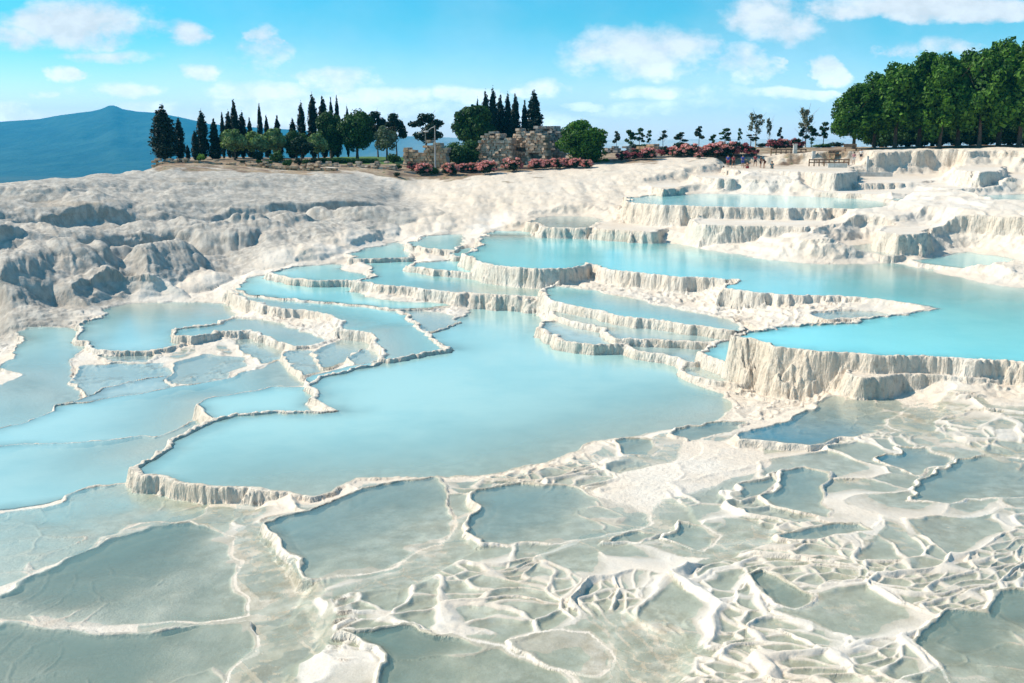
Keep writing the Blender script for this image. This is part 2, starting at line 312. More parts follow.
# left cascade
for a in [(100,370,-8.15),(160,365,-8.12),(210,350,-8.05),(250,345,-8.0),(270,350,-8.0),(300,350,-7.85),(330,335,-7.7),(340,345,-7.7),(360,345,-7.68),(260,325,-7.72),(300,325,-7.72),(250,308,-7.7),(290,318,-7.7),(240,380,-8.05),(320,380,-7.75),
          (230,298,-7.8),(180,298,-7.9),(240,283,-7.4),(150,300,-8.0),(60,345,-8.2),(60,375,-8.2),(0,400,-8.2),(30,400,-8.18),(90,385,-8.15),(0,470,-7.9),(100,460,-7.9),(50,430,-8.0),(0,540,-7.75),(100,510,-7.78),(0,640,-7.5),(150,660,-7.5),(100,600,-7.62),(180,560,-7.62),(-200,500,-7.9),(-200,640,-7.6),(-200,420,-8.2)]: cz(*a)
for a in [(120,368,-8.1),(180,350,-8.05),(225,348,-8.02),(150,370,-8.12),(200,368,-8.06),(255,352,-7.98),(285,345,-7.9),(270,375,-8.0),(330,362,-7.75),(345,352,-7.68),(30,385,-8.17),(80,395,-8.14),(20,405,-8.18)]: cz(*a, cell=.95)
for a in [(390,315,-7.4),(350,275,-6.95),(330,260,-6.9),(420,255,-6.5),(450,260,-6.55),(380,268,-6.75),(440,300,-7.3)]: cz(*a)
# white bank between the upper pools and the gully
for a in [(490,226,-5.9),(430,230,-6.1),(400,236,-6.4),(360,246,-6.55),(330,256,-6.7),(290,264,-6.95),(255,272,-7.2),(225,285,-7.5),(150,297,-7.85),(120,303,-8.0)]: cz(*a)
# far slope under the ruins
for a in [(500,176,134),(600,168,138),(560,172,136),(420,182,134),(690,160,142)]: cd(*a, soil=.45, warm=.6)
for a in [(500,200,112),(600,200,108),(560,215,98),(640,180,122),(700,170,126),(620,225,90),(680,190,110),(450,215,104),(520,222,96),(450,195,118),(400,200,122)]: cd(*a, warm=.7, hill=.25)
for a in [(420,222,100),(370,232,98),(400,210,110),(350,222,104),(330,245,90),(300,255,84),(440,205,112)]: cd(*a, hill=.7, warm=.6)
for a in [(740,172,117),(800,176,116),(850,186,104),(900,195,96),(950,200,92)]: cd(*a)
for a in [(740,190,110),(800,190,108),(860,190,102),(700,192,108)]: cd(*a)
for a in [(950,220,80),(1024,225,78),(900,225,80),(850,235,75),(800,240,75),(850,215,86),(1024,245,72),(950,245,72),(1100,240,76),(830,255,70),(740,245,80),(1024,270,68),(760,252,76)]: cd(*a, warm=.25)
for a in [(950,180,102),(1010,190,98),(1100,190,100),(950,160,125),(1024,158,128),(1100,158,130),(880,165,122),(1010,172,112)]: cd(*a)
for a in [(905,182,102),(930,186,99),(905,166,120),(850,165,126),(870,182,104)]: cd(*a)
for a in [(830,160,128),(780,164,132),(740,165,134),(770,157,150),(870,157,130)]: cd(*a, soil=.55, warm=.8)
for a in [(880,152,144),(950,150,148),(1024,149,148),(1150,148,148)]: cd(*a, warm=.5)
for a in [(860,149,158),(950,147,162),(1024,146,162),(1150,145,162),(760,150,160),(700,152,160)]: cd(*a, soil=1)
for a in [(860,147.5,175),(950,146,175),(1024,145,175),(1150,144,175),(760,148,185),(700,149,185),(640,151,185),(580,153,185)]: cd(*a, soil=1)
for a in [(640,156,155),(600,158,152),(560,162,150),(500,166,146),(440,170,142),(400,172,138)]: cd(*a, soil=1)
for a in [(560,160,165),(500,160,165),(440,161,162)]: cd(*a, soil=1)
for a in [(380,170,138),(340,172,134),(300,173,134),(250,172,132),(200,170,132),(160,168,132)]: cd(*a, soil=.7, hill=.5)
for a in [(380,161,156),(350,161,156),(330,160,158),(400,158,168),(360,157,172)]: cd(*a, soil=1, lawn=1)
for a in [(300,162,152),(260,162,150),(220,161,150),(180,161,150),(160,162,146),(300,158,172),(240,158,172),(180,158,172)]: cd(*a, soil=1)
# the grey hillside
for a in [(0,183,112),(50,178,116),(100,173,120),(-60,190,108),(-200,205,104)]: cd(*a, hill=1)
for a in [(0,186,130),(60,180,140),(120,170,146),(-100,196,130),(-250,212,126)]: cd(*a, hill=1, dz=-3.5)
for a in [(140,172,126),(200,178,122),(250,178,122),(300,180,124),(350,180,126),(390,186,126),(100,190,110),(50,200,104),(0,205,102),(150,195,110),(200,192,113),(260,190,116),(330,190,119),(380,196,120)]: cd(*a, hill=1)
for a in [(100,212,101),(150,208,104),(200,205,106),(260,200,110),(330,200,112),(370,205,112)]: cd(*a, hill=1)
for a in [(100,222,100),(150,222,102),(200,222,102),(260,216,104),(330,214,108),(0,235,93),(50,232,96),(-100,235,94)]: cd(*a, hill=1)
for a in [(0,255,84),(50,255,86),(100,250,90),(150,248,92),(200,248,93),(260,240,96),(310,228,101),(360,216,106),(-100,260,84)]: cd(*a, hill=1)
for a in [(0,285,75),(50,285,77),(100,280,79),(150,280,80),(200,270,84),(250,262,88),(290,248,94),(330,232,100),(-100,295,75),(-220,300,76)]: cd(*a, hill=1)
for a in [(0,320,-8.45),(50,318,-8.4),(90,308,-8.35),(130,301,-8.3),(-100,335,-8.4),(170,293,-8.2),(230,278,-8.0),(-220,345,-8.4)]: cz(*a, hill=.9)
for a in [(20,330,-8.35),(60,322,-8.3),(90,318,-8.2)]: cz(*a, hill=.6)
# beyond the plateau
for az in range(-45, 46, 9):
    D = 215; CP.append((D * math.sin(R(az)), D * math.cos(R(az)), -6.0 if az > -10 else -12.0, .2, 0, 1, 0, 0))
    D = 300; CP.append((D * math.sin(R(az)), D * math.cos(R(az)), -45.0, 0, 0, 1, 0, 0))
    D = 415; CP.append((D * math.sin(R(az)), D * math.cos(R(az)), -165.0, 0, 0, 1, 0, 0))
CPA = np.array(CP)
KA = 2.2
def dom(x, y): return np.arctan2(x, y) * KA, 1.0 * np.log(np.hypot(x, y) + 1e-9)
cu, cv = dom(CPA[:, 0], CPA[:, 1])
dd = np.hypot(cu[:, None] - cu[None], cv[:, None] - cv[None])
A = dd + np.eye(len(cu)) * 0.0004
A = np.block([[A, np.ones((len(cu), 1))], [np.ones((1, len(cu))), np.zeros((1, 1))]])
# interpolate the tangent of the depression angle (keeps the picture row steady)
cr = np.hypot(CPA[:, 0], CPA[:, 1])
sol = np.linalg.solve(A, np.append(CPA[:, 2] / cr, 0))
GA, GR = 420, 520
AZ0, AZ1, R0, R1 = R(-52), R(52), math.log(4.0), math.log(420.0)
ga = np.linspace(AZ0, AZ1, GA); gr = np.linspace(R0, R1, GR)
GAm, GRm = np.meshgrid(ga, gr, indexing='ij')
fu = (GAm * KA).ravel(); fv = GRm.ravel()
base = np.zeros(fu.shape); att = np.zeros((5,) + fu.shape)
for s0 in range(0, len(fu), 20000):
    s1 = s0 + 20000
    q = np.hypot(fu[s0:s1, None] - cu[None], fv[s0:s1, None] - cv[None])
    base[s0:s1] = q @ sol[:-1] + sol[-1]
    wq = 1.0 / (q ** 3.5 + 1e-6)
    wq /= wq.sum(1, keepdims=True)
    for k in range(5): att[k, s0:s1] = wq @ CPA[:, 3 + k]
base = (base * np.exp(fv)).reshape(GA, GR); att = att.reshape(5, GA, GR)


def blur(g, sa, sr):
    for ax, sg in ((0, sa), (1, sr)):
        n_ = int(sg * 3); k = np.exp(-.5 * (np.arange(-n_, n_ + 1) / sg) ** 2); k /= k.sum()
        g = np.apply_along_axis(lambda v: np.convolve(np.pad(v, n_, 'edge'), k, 'valid'), ax, g)
    return g


nearm = 1 - sstep(math.log(29), math.log(37), GRm)
base = base * (1 - nearm) + blur(base, 9, 6) * nearm
att[0] = blur(att[0], 11, 9)
for k in (1, 4): att[k] = att[k] * (1 - nearm) + blur(att[k], 9, 6) * nearm


def lookup(g, x, y):
    a = (np.arctan2(x, y) - AZ0) / (AZ1 - AZ0) * (GA - 1); r = (np.log(np.hypot(x, y)) - R0) / (R1 - R0) * (GR - 1)
    a = np.clip(a, 0, GA - 1.001); r = np.clip(r, 0, GR - 1.001)
    ai = a.astype(int); ri = r.astype(int); fa = a - ai; fr = r - ri
    return (g[ai, ri] * (1 - fa) * (1 - fr) + g[ai + 1, ri] * fa * (1 - fr) + g[ai, ri + 1] * (1 - fa) * fr + g[ai + 1, ri + 1] * fa * fr)


def sdist(poly, x, y):
    d = np.full(x.shape, 1e9); inside = np.zeros(x.shape, bool)
    n = len(poly)
    for i in range(n):
        ax, ay = poly[i]; bx, by = poly[(i + 1) % n]
        ex, ey = bx - ax, by - ay
        t = np.clip(((x - ax) * ex + (y - ay) * ey) / (ex * ex + ey * ey + 1e-12), 0, 1)
        d = np.minimum(d, np.hypot(x - ax - t * ex, y - ay - t * ey))
        if ay != by:
            c = ((ay > y) != (by > y)) & (x < ex * (y - ay) / (by - ay) + ax)
            inside ^= c
    return np.where(inside, -d, d)


LEDGE1 = ([-250, 0, 90, 200, 300, 380, 420], [97, 98, 101, 104, 109, 113, 113], .45)
LEDGE2 = ([-250, 0, 120, 220, 330, 420], [82, 84, 90, 96, 101, 104], .32)
BULGES = []
for (px_, D_, rx_, ry_, H_) in [(112, 76, 4.6, 4.6, 2.6), (72, 82, 5.2, 4.5, 2.2), (160, 82, 3.4, 5.0, 3.0), (190, 80, 3.2, 3.2, 1.7), (18, 79, 5.5, 4.0, 1.5), (40, 72, 6.5, 3.0, 1.0), (215, 93, 4.4, 4.0, 2.0), (256, 96, 5.2, 4.0, 2.1),
    (180, 96, 3.6, 3.5, 1.7), (290, 99, 4.2, 3.5, 1.6), (150, 97, 3.5, 3.0, 1.4), (-30, 88, 7, 5, 1.8), (30, 92, 6, 4, 1.2), (95, 94, 5, 3.4, 1.2), (318, 94, 7.0, 7.5, 1.9), (350, 99, 5.0, 5.0, 1.3), (285, 86, 5.0, 4.5, 1.5), (-110, 80, 7, 5, 2), (235, 86, 4, 4, 1.3),
    (375, 104, 4, 3, 1.2), (400, 107, 4, 3, 1.0), (340, 106, 4, 3, 1.0)]:
    a_ = math.atan((px_ - 512) / F * math.cos(PITCH)); BULGES.append((D_ * math.sin(a_), D_ * math.cos(a_), rx_, ry_, H_))


def ground(x, y):
    """height relative to the camera, pool index, cell water level, attributes"""
    r = np.hypot(x, y)
    b = lookup(base, x, y)
    hill, cell, soil, lawn, warm = [lookup(att[k], x, y) for k in range(5)]
    nbig = fbm(x * 0.12, y * 0.12, 3, 1)
    hill = np.clip(hill, 0, 1)
    # --- hillside of lobes and ledges
    wx = x + 2.5 * (fbm(x * .15, y * .15, 2, 5) - .5); wy = y + 2.5 * (fbm(x * .15, y * .15, 2, 8) - .5)
    lob = 1 - billow(wx * 0.085, wy * 0.15, 3, 11)
    lob2 = 1 - billow(wx * 0.34, wy * 0.36, 3, 21)
    hs = sstep(0.3, 0.9, hill)
    azr = np.arctan2(x, y)
    drape = fbm(azr * 75 + .05 * r + 1.5 * lob, r * .12, 4, 23, .6) - .5
    b2 = b + hs * (1 - .35 * sstep(104, 116, r)) * (1.6 * (lob - .45) + 0.40 * (lob2 - .45) + .45 * drape)
    tn = x / y / math.cos(PITCH) * F + 512
    for (lp, ly, hh_) in (LEDGE1, LEDGE2):
        Dl = np.interp(tn, lp, ly) + 8.0 * (fbm(azr * 14 + hh_ * 9, azr * 3, 4, 29) - .5)
        u_ = r - Dl
        b2 = b2 + hs * hh_ * (sstep(-.7, .5, u_) - .5) * np.exp(-(u_ / 7.0) ** 2) * 2 * sstep(400, 340, tn) * (.3 + 1.5 * vnoise(azr * 17, azr * 0 + hh_, 33))
    dome = np.zeros_like(x)
    for (bx, by, rx, ry, H_) in BULGES:
        q2 = ((wx - bx) / rx) ** 2 + ((wy - by) / ry) ** 2
        dome = np.maximum(dome, H_ * np.sqrt(np.maximum(1 - q2, 0)) ** 1.1)
    b2 = b2 + np.clip(hill * 1.3, 0, 1) * dome * (1 + .16 * drape * 2)
    st = 1.7; q = b2 / st + 0.8 * fbm(x * .05, y * .05, 2, 31); fq = q - np.floor(q)
    terr = (np.floor(q) + sstep(0.25, 0.75, fq) - 0.8 * fbm(x * .05, y * .05, 2, 31)) * st
    b2 = b2 + (terr - b2) * 0.22 * hs
    b2 = b2 + hs * 0.09 * (.5 - billow(wx * 1.3 , wy * .7, 3, 27))
    # white slopes: small benches and flow ridges
    ws = sstep(60, 85, r) * (1 - hs) * (1 - np.clip(soil, 0, 1)); wr = ws * sstep(.10, .2, x / y)
    st = 0.42; k0 = 1.9 * fbm(x * .07, y * .07, 3, 41) + .25 * billow(x * .5, y * .5, 2, 45)
    q = b2 / st + k0 * 2; fq = q - np.floor(q)
    t2 = (np.floor(q) + sstep(0.55, 0.97, fq) - 2 * k0) * st
    b2 = b2 + (t2 - b2) * (0.88 * wr + .25 * ws * (1 - wr))
    azr = np.arctan2(x, y)
    b2 = b2 + (ws - wr) * 0.5 * (fbm(azr * 60 + .02 * r, r * .10, 3, 47) - .5)
    b2 = b2 + ws * 0.28 * (billow(x * .5, y * .3, 3, 43) * -1 + .5)
    nearw = (1 - ws) * (1 - hs) * sstep(22, 32, r) * (r < 95) * (1 - sstep(.03, .10, cell))
    stp = 0.17; k1 = 1.6 * fbm(x * .5, y * .5, 3, 53) + .35 * billow(x * 1.6, y * 1.6, 2, 55)
    q = b2 / stp + k1 * 2; fq = q - np.floor(q)
    t3 = (np.floor(q) + sstep(0.70, 0.98, fq) + .35 * np.exp(-((fq - .98) / .07) ** 2) + .35 * np.exp(-((fq + .02) / .07) ** 2) - 2 * k1) * stp
    b2 = b2 + (t3 - b2) * .9 * nearw + nearw * 0.10 * (fbm(x * 1.4, y * 1.4, 4, 51) - .5)
    b2 = b2 + soil * sstep(100, 130, r) * 0.4 * (fbm(x * .3, y * .3, 3, 61) - .5)
    # --- cells of small shallow basins in the foreground
    cell = np.clip(cell + .35 * (fbm(x * .5, y * .5, 3, 69) - .5) * (cell > .02) * (cell < .9), 0, 1); cm = sstep(0.15, 0.6, cell)
    wx = x + 1.5 * (fbm(x * .26, y * .26, 3, 71) - .5) * 2; wy = y + 1.5 * (fbm(x * .26, y * .26, 3, 75) - .5) * 2
    wx = wx + .17 * (fbm(x * 1.6, y * 1.6, 3, 73) - .5) * 2; wy = wy + .17 * (fbm(x * 1.6, y * 1.6, 3, 77) - .5) * 2
    def basins(S1, ox, oy):
        a11, a12, a21, a22 = S1 * .80, S1 * .25, -S1 * .2, S1 * .95
        d1, e1, sx, sy, tx, ty = worley(wx * a11 + wy * a12 + ox, wx * a21 + wy * a22 + oy)
        dt = a11 * a22 - a12 * a21
        def inv(u, v):
            u = u - ox; v = v - oy
            return (u * a22 - v * a12) / dt, (v * a11 - u * a21) / dt
        qx, qy = inv(sx, sy); ux_, uy_ = inv(tx, ty)
        return e1 / S1 * .5, lookup(base, qx - (wx - x), qy - (wy - y)), lookup(base, ux_ - (wx - x), uy_ - (wy - y)), qx, qy
    eA, la, lb, ax_, ay_ = basins(.52, 0, 0)
    eB, lc, ld, bx_, by_ = basins(1.05, 7.7, 3.1)
    eC, le_, lf, _, _ = basins(2.1, 1.7, 9.1)
    mB = (fbm(ax_ * .22, ay_ * .22, 3, 85) > .47) * 1.0; mC = (fbm(bx_ * .40, by_ * .40, 3, 89) > .50) * (np.hypot(bx_, by_) < 36) * mB
    hump = .16 * (fbm(x * .32, y * .32, 3, 88) - .5)
    bb = b + hump
    cr = .35 + .8 * vnoise(x * 1.3, y * 1.3, 83)
    rA = np.maximum(la, lb) + .018 * cr - np.maximum(eA - .018, 0) * .95 * (.6 + .6 * cr)
    rB = np.maximum(lc, ld) + .013 * cr - np.maximum(eB - .014, 0) * .8 - .10 * (1 - mB)
    rC = np.maximum(le_, lf) + .010 * cr - np.maximum(eC - .008, 0) * .7 - .08 * (1 - mC)
    bed = bb - .020 - .035 * sstep(0, .5, eA)
    cellh = np.maximum(np.maximum(bed, rA), np.maximum(rB, rC))
    k_ = .012; cellh = cellh + k_ * np.exp(-np.abs(np.maximum(rA, np.maximum(rB, rC)) - bed) / k_) * .5
    cellh = cellh + 0.010 * (fbm(x * 3.5, y * 3.5, 4, 87, .6) - .5)
    lev = np.where(mC > .5, le_, np.where(mB > .5, lc, la))
    rid2 = np.clip(1 - eB / .06, 0, 1); k2 = mB
    h = b2 * (1 - cm) + cellh * cm
    cw = np.where(cm > 0.75, lev - .004, -1e3)
    # fine crust
    fine = fbm(x * 4.3, y * 4.3, 3, 91) - .5
    h = h + fine * 0.05 * (1 - 0.92 * cm) * sstep(12, 24, r)
    pool = np.full(x.shape, -1, int); dist = np.full(x.shape, 9.0)
    lobes = billow(x * 1.0, y * 1.0, 2, 101); lobes_f = billow(x * 3.9, y * 3.9, 2, 105)
    jag = fbm(x * .9, y * .9, 3, 111) - .5
    wallk = fbm(x * .25, y * .25, 2, 115)
    wa = np.clip(r / 45.0, .5, 2.2)
    jx = x + wa * (.75 * (fbm(x * .45, y * .45, 3, 117) - .5) + .30 * (fbm(x * 1.5, y * 1.5, 2, 119) - .5)); jy = y + wa * (.75 * (fbm(x * .45, y * .45, 3, 123) - .5) + .30 * (fbm(x * 1.5, y * 1.5, 2, 127) - .5))
    for i, p in enumerate(POOLS):
        P = p['poly']; m = 4.5
        sel = np.nonzero((x > P[:, 0].min() - m) & (x < P[:, 0].max() + m) & (y > P[:, 1].min() - m) & (y < P[:, 1].max() + m))[0]
        if len(sel) == 0: continue
        xs, ys = x[sel], y[sel]; Dk = min(p['D'] / 45.0, 2.0)
        near = p['name'][0] == 'F' or p['name'] in ('P13', 'P14', 'P15')
        P_near = p['name'][0] == 'F'
        d = sdist(P, jx[sel], jy[sel]) if not near else sdist(P, xs + 2.2 * (jx[sel] - xs), ys + 2.2 * (jy[sel] - ys))
        flush = p['name'] in ('A1', 'A2', 'A3', 'P12', 'P13', 'P14', 'P15', 'S1', 'P10', 'Q2') or p['name'][0] in 'BC'
        d = d + (0.26 * (lobes[sel] - .45) + 0.10 * (lobes_f[sel] - .45)) * (.35 if flush else 1) * (1 if not near else .5) * (1 + .5 * (Dk > 1.3))
        if not near and p['water'] and p['col'] != TQ and Dk < 1.7: d = d - .20
        hh = h[sel]; ins = d < 0
        rimw = 0.10 + 0.05 * Dk
        rimh = 0.03 + 0.12 * (1 - lobes_f[sel]) * (0.4 + 0.9 * wallk[sel])
        if flush: rimw = 0.03; rimh = (-0.03 if near else -.015) + 0.20 * np.maximum(jag[sel] - .02, 0) + 0.04 * (1 - lobes_f[sel])
        elif near: rimw = 0.03; rimh = 0.01 + 0.10 * np.maximum(jag[sel] + .1, 0) + 0.03 * (1 - lobes_f[sel])
        if not p['water']: rimh = rimh * .6
        sh = sstep(-.01, .10, b[sel] - p['z']) if near else sstep(.0, .35, b[sel] - p['z'])
        rimh = rimh * (1 - sh) + .012 * sh
        # outside
        sl = (3.2 if Dk < 1.5 else 2.4) if not near else 1.6
        dw = np.maximum(d - rimw, 0)
        wall = p['z'] + rimh - sl * np.maximum(dw, 0) ** 1.0 * np.where(dw < .15, dw / .15 * .5 + .5, 1.0)
        shore = p['z'] + rimh + (0.22 if not near else .07) * np.maximum(d - rimw, 0) + 0.5 * np.maximum(d - 1.2, 0) + 2 * np.maximum(d - 2.6, 0)
        ho = np.maximum(np.minimum(hh, shore), wall)
        # inside
        dep = np.minimum(p['dep'], p['slope'] * np.maximum(-d, 0) * (0.7 + .6 * wallk[sel]) + (0.12 if not near else .05) * sstep(0, .12, -d))
        if near: dep = np.minimum(dep, np.clip((p['z'] - b[sel]) * 1.3 + .06, .015, .45) + .03 * sstep(.0, 1.5, -d))
        for (s0_, s1_, sl_) in p['shoal']:
            ex, ey = s1_ - s0_; tt = np.clip(((xs - s0_[0]) * ex + (ys - s0_[1]) * ey) / (ex * ex + ey * ey), 0, 1)
            dep = np.minimum(dep, .03 + sl_ * np.hypot(xs - s0_[0] - tt * ex, ys - s0_[1] - tt * ey) ** 1.3)
        if not p['water']: dep = dep * 0.3
        hi = p['z'] - dep + 0.05 * (fbm(xs * 1.3, ys * 1.3, 2, 121) - .5) * (near * 1.3 + .3) + (.03 * rid2[sel] * k2[sel] + .06 * (fbm(xs * .6, ys * .9, 3, 125) - .5) if near else 0)
        if p['col'] == PALE and p['water'] and not near: hi = hi + .34 * np.maximum(fbm(xs * 1.2, ys * 1.2, 4, 129, .6) - .54, 0) * 2
        edge = sstep(0.10, 0.0, -d)
        hi = hi * (1 - edge) + (p['z'] + rimh) * edge
        h[sel] = np.where(ins, hi, ho)
        if p['water']: pool[sel[ins | (d < max(rimw * .55, .03))]] = i
        # a higher pool's rim hides the lower pool behind it
        ez = np.where(pool[sel] >= 0, np.array([q['z'] for q in POOLS])[np.maximum(pool[sel], 0)], 1e9)
        kill = (~ins) & (d >= rimw * .55) & (wall > ez + .01)
        pool[sel[kill]] = -1
        if not p['water']: pool[sel[ins]] = -1
        dist[sel] = np.where(ins, -d, np.minimum(dist[sel], np.maximum(d, 0)))
        cw[sel[(d < (.08 if near else .6))]] = -1e3
    return h, pool, cw, (hill, cell, soil, lawn, warm)


# ------------------------------------------------------------------ materials
def material(name):
    m = bpy.data.materials.new(name); m.use_nodes = True
    n = N(m.node_tree); n.n.clear()
    out = n.new('ShaderNodeOutputMaterial'); b = n.new('ShaderNodeBsdfPrincipled')
    n.l.new(b.outputs[0], out.inputs[0])
    return m, n, b, out


def mat_travertine():
    m, n, b, out = material('travertine')
    g = n.new('ShaderNodeNewGeometry'); P = g.outputs['Position']
    hill, cell, soil, lawn, warm = (n.attr(k) for k in ('hill', 'cell', 'soil', 'lawn', 'warm'))
    wet = n.attr('wet')
    nA = n.noise(P, 0.35, 5, .6); nB = n.noise(P, 2.2, 6, .65); nC = n.noise(P, 9.0, 5, .7)
    white = n.mix(n.ramp(nA, .35, .65), (0.76, 0.65, 0.53), (0.80, 0.72, 0.62))
    cream = n.mix(n.ramp(nB, .4, .65), (0.66, 0.52, 0.38), (0.76, 0.64, 0.50))
    c = n.mix(n.m('MULTIPLY', n.m('ADD', n.m('MULTIPLY', warm, 0.85), n.ramp(nB, .56, .75, 0, .45)), 1.0, clamp=True), white, cream)
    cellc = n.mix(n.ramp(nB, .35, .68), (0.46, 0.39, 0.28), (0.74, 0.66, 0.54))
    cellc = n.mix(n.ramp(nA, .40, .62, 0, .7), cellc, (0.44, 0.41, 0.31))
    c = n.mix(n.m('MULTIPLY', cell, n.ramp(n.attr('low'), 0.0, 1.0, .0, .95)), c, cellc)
    # flowing streaks and stains on steep faces
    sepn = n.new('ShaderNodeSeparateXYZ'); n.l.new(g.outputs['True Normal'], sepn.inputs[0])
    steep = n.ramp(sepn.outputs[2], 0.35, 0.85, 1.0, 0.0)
    st = n.noise(n.mapping(P, (5.0, 5.0, 0.55)), 1.0, 5, .6)
    c = n.mix(n.m('MULTIPLY', steep, n.ramp(st, .42, .7, 0.0, .45)), c, (0.54, 0.47, 0.38))
    pits = n.ramp(nC, .57, .70); c = n.mix(n.m('MULTIPLY', n.m('MULTIPLY', pits, n.ramp(cell, .3, .8, 1, 0)), .45), c, (0.42, 0.33, 0.24))
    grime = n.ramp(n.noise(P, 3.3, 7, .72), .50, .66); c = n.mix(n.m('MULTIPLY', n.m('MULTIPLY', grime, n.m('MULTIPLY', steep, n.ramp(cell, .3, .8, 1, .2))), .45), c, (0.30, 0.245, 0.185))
    nF = n.noise(P, 26.0, 4, .7); c = n.mix(n.ramp(nF, .35, .65, .30, 0.0), c, n.mix(1.0, c, (0.72, 0.68, 0.62), 'MULTIPLY'))
    hc = n.mix(n.ramp(n.noise(n.mapping(P, (1.4, 1.4, .4)), 1.0, 6, .65), .35, .68), (0.38, 0.335, 0.28), (0.58, 0.525, 0.45))
    c = n.mix(n.ramp(n.m('ADD', hill, n.m('MULTIPLY', n.m('SUBTRACT', nB, .5), .16)), .44, .56), c, hc)
    ledge = n.ramp(n.noise(n.mapping(P, (.05, .05, .9)), 1.0, 4, .6), .60, .68)
    c = n.mix(n.m('MULTIPLY', n.m('MULTIPLY', ledge, n.ramp(hill, .4, .9)), .5), c, (0.42, 0.33, 0.24))
    # soil and dry grass, lawn
    sn = n.noise(P, .45, 6, .7); sc_ = n.mix(n.ramp(sn, .38, .62), (0.20, 0.13, 0.085), (0.42, 0.31, 0.20))
    sc_ = n.mix(n.ramp(n.noise(P, .9, 4, .6), .58, .66), sc_, (0.10, 0.12, 0.045))
    sf = n.ramp(n.m('ADD', soil, n.m('MULTIPLY', n.m('SUBTRACT', nA, .5), .9)), .50, .68)
    c = n.mix(sf, c, sc_)
    lf = n.ramp(n.m('ADD', lawn, n.m('MULTIPLY', n.m('SUBTRACT', nB, .5), .3)), .45, .6)
    c = n.mix(lf, c, n.mix(nB, (0.05, 0.13, 0.02), (0.12, 0.20, 0.04)))
    n.put(b.inputs['Base Color'], n.mix(n.m('MULTIPLY', wet, .22), c, n.mix(1.0, c, (0.72, 0.74, 0.70), 'MULTIPLY')))
    n.put(b.inputs['Roughness'], n.ramp(wet, 0, 1, .85, .35)); b.inputs['Specular IOR Level'].default_value = 0.35
    # crust relief
    b1 = n.new('ShaderNodeBump'); b1.inputs['Strength'].default_value = 1.0; b1.inputs['Distance'].default_value = 0.15
    fl = n.noise(n.mapping(P, (6.5, 6.5, .9)), 1.0, 4, .6)
    gr = n.noise(P, 5.5, 8, .68)
    n.put(b1.inputs['Height'], n.m('ADD', n.m('MULTIPLY', gr, n.ramp(cell, .3, .8, .40, .16)), n.m('MULTIPLY', n.m('MULTIPLY', fl, steep), 1.1)))
    n.l.new(b1.outputs[0], b.inputs['Normal'])
    return m


def mat_water():
    m, n, b, out = material('pool_water')
    g = n.new('ShaderNodeNewGeometry'); P = g.outputs['Position']
    colr = n.attr('tint', 'Color'); dep = n.attr('depth')
    # milky water: how much of the bed is hidden depends on depth and on suspended lime
    nz = n.noise(P, .16, 4, .6); nf = n.noise(n.mapping(P, (1.0, .45, 1.0)), .8, 5, .65)
    op = n.m('SUBTRACT', 1.0, n.m('POWER', 2.718, n.m('MULTIPLY', dep, n.m('MULTIPLY', n.attr('murk'), n.ramp(nz, .3, .7, -.8, -1.2, False)))))
    c = n.mix(n.ramp(n.m('ADD', nz, n.m('MULTIPLY', nf, .3)), .5, .8, 0, .42), colr, n.mix(1.0, colr, (1.35, 1.12, 1.05), 'MULTIPLY'))
    b.inputs['Roughness'].default_value = .07; b.inputs['IOR'].default_value = 1.33
    n.put(b.inputs['Base Color'], c)
    tr = n.new('ShaderNodeBsdfTransparent'); n.put(tr.inputs[0], (0.92, 0.965, 0.94, 1))
    gl = n.new('ShaderNodeBsdfGlossy'); gl.inputs['Roughness'].default_value = .12
    bp = n.new('ShaderNodeBump'); bp.inputs['Strength'].default_value = .35; bp.inputs['Distance'].default_value = .02
    n.put(bp.inputs['Height'], n.noise(n.mapping(P, (1, 1.6, 1)), 5.5, 4, .6))
    for q in (b, gl): n.l.new(bp.outputs[0], q.inputs['Normal'])
    fr0 = n.new('ShaderNodeFresnel'); fr0.inputs[0].default_value = 1.33
    frv = n.m('MULTIPLY', fr0.outputs[0], n.m('SUBTRACT', 1.0, g.outputs['Backfacing']))     # light coming up from the bed is not mirrored back
    mx = n.new('ShaderNodeMixShader'); n.put(mx.inputs[0], frv); n.l.new(tr.outputs[0], mx.inputs[1]); n.l.new(gl.outputs[0], mx.inputs[2])
    m2 = n.new('ShaderNodeMixShader'); n.put(m2.inputs[0], op); n.l.new(mx.outputs[0], m2.inputs[1]); n.l.new(b.outputs[0], m2.inputs[2])
    n.l.new(m2.outputs[0], out.inputs[0])
    return m


TRAV = mat_travertine(); WATER = mat_water()


def set_attr(me, name, arr, kind='FLOAT'):
    a = me.attributes.new(name, kind, 'POINT')
    if kind == 'FLOAT': a.data.foreach_set('value', np.ascontiguousarray(arr, np.float32).ravel())
    else:
        c = np.ones((len(arr), 4), np.float32); c[:, :3] = arr; a.data.foreach_set('color', c.ravel())


def mesh_np(name, verts, quads, mat=None, smooth=True):
    me = bpy.data.meshes.new(name); nv = len(verts); nf, k = quads.shape
    me.vertices.add(nv); me.vertices.foreach_set('co', np.ascontiguousarray(verts, np.float32).ravel())
    me.loops.add(nf * k); me.loops.foreach_set('vertex_index', np.ascontiguousarray(quads, np.int32).ravel())
    me.polygons.add(nf); me.polygons.foreach_set('loop_start', np.arange(0, nf * k, k, dtype=np.int32))
    me.polygons.foreach_set('use_smooth', np.full(nf, smooth))
    me.update(calc_edges=True)
    if mat: me.materials.append(mat)
    return me


def structure(name, me):
    o = bpy.data.objects.new(name, me); col.objects.link(o); o['kind'] = 'structure'; return o


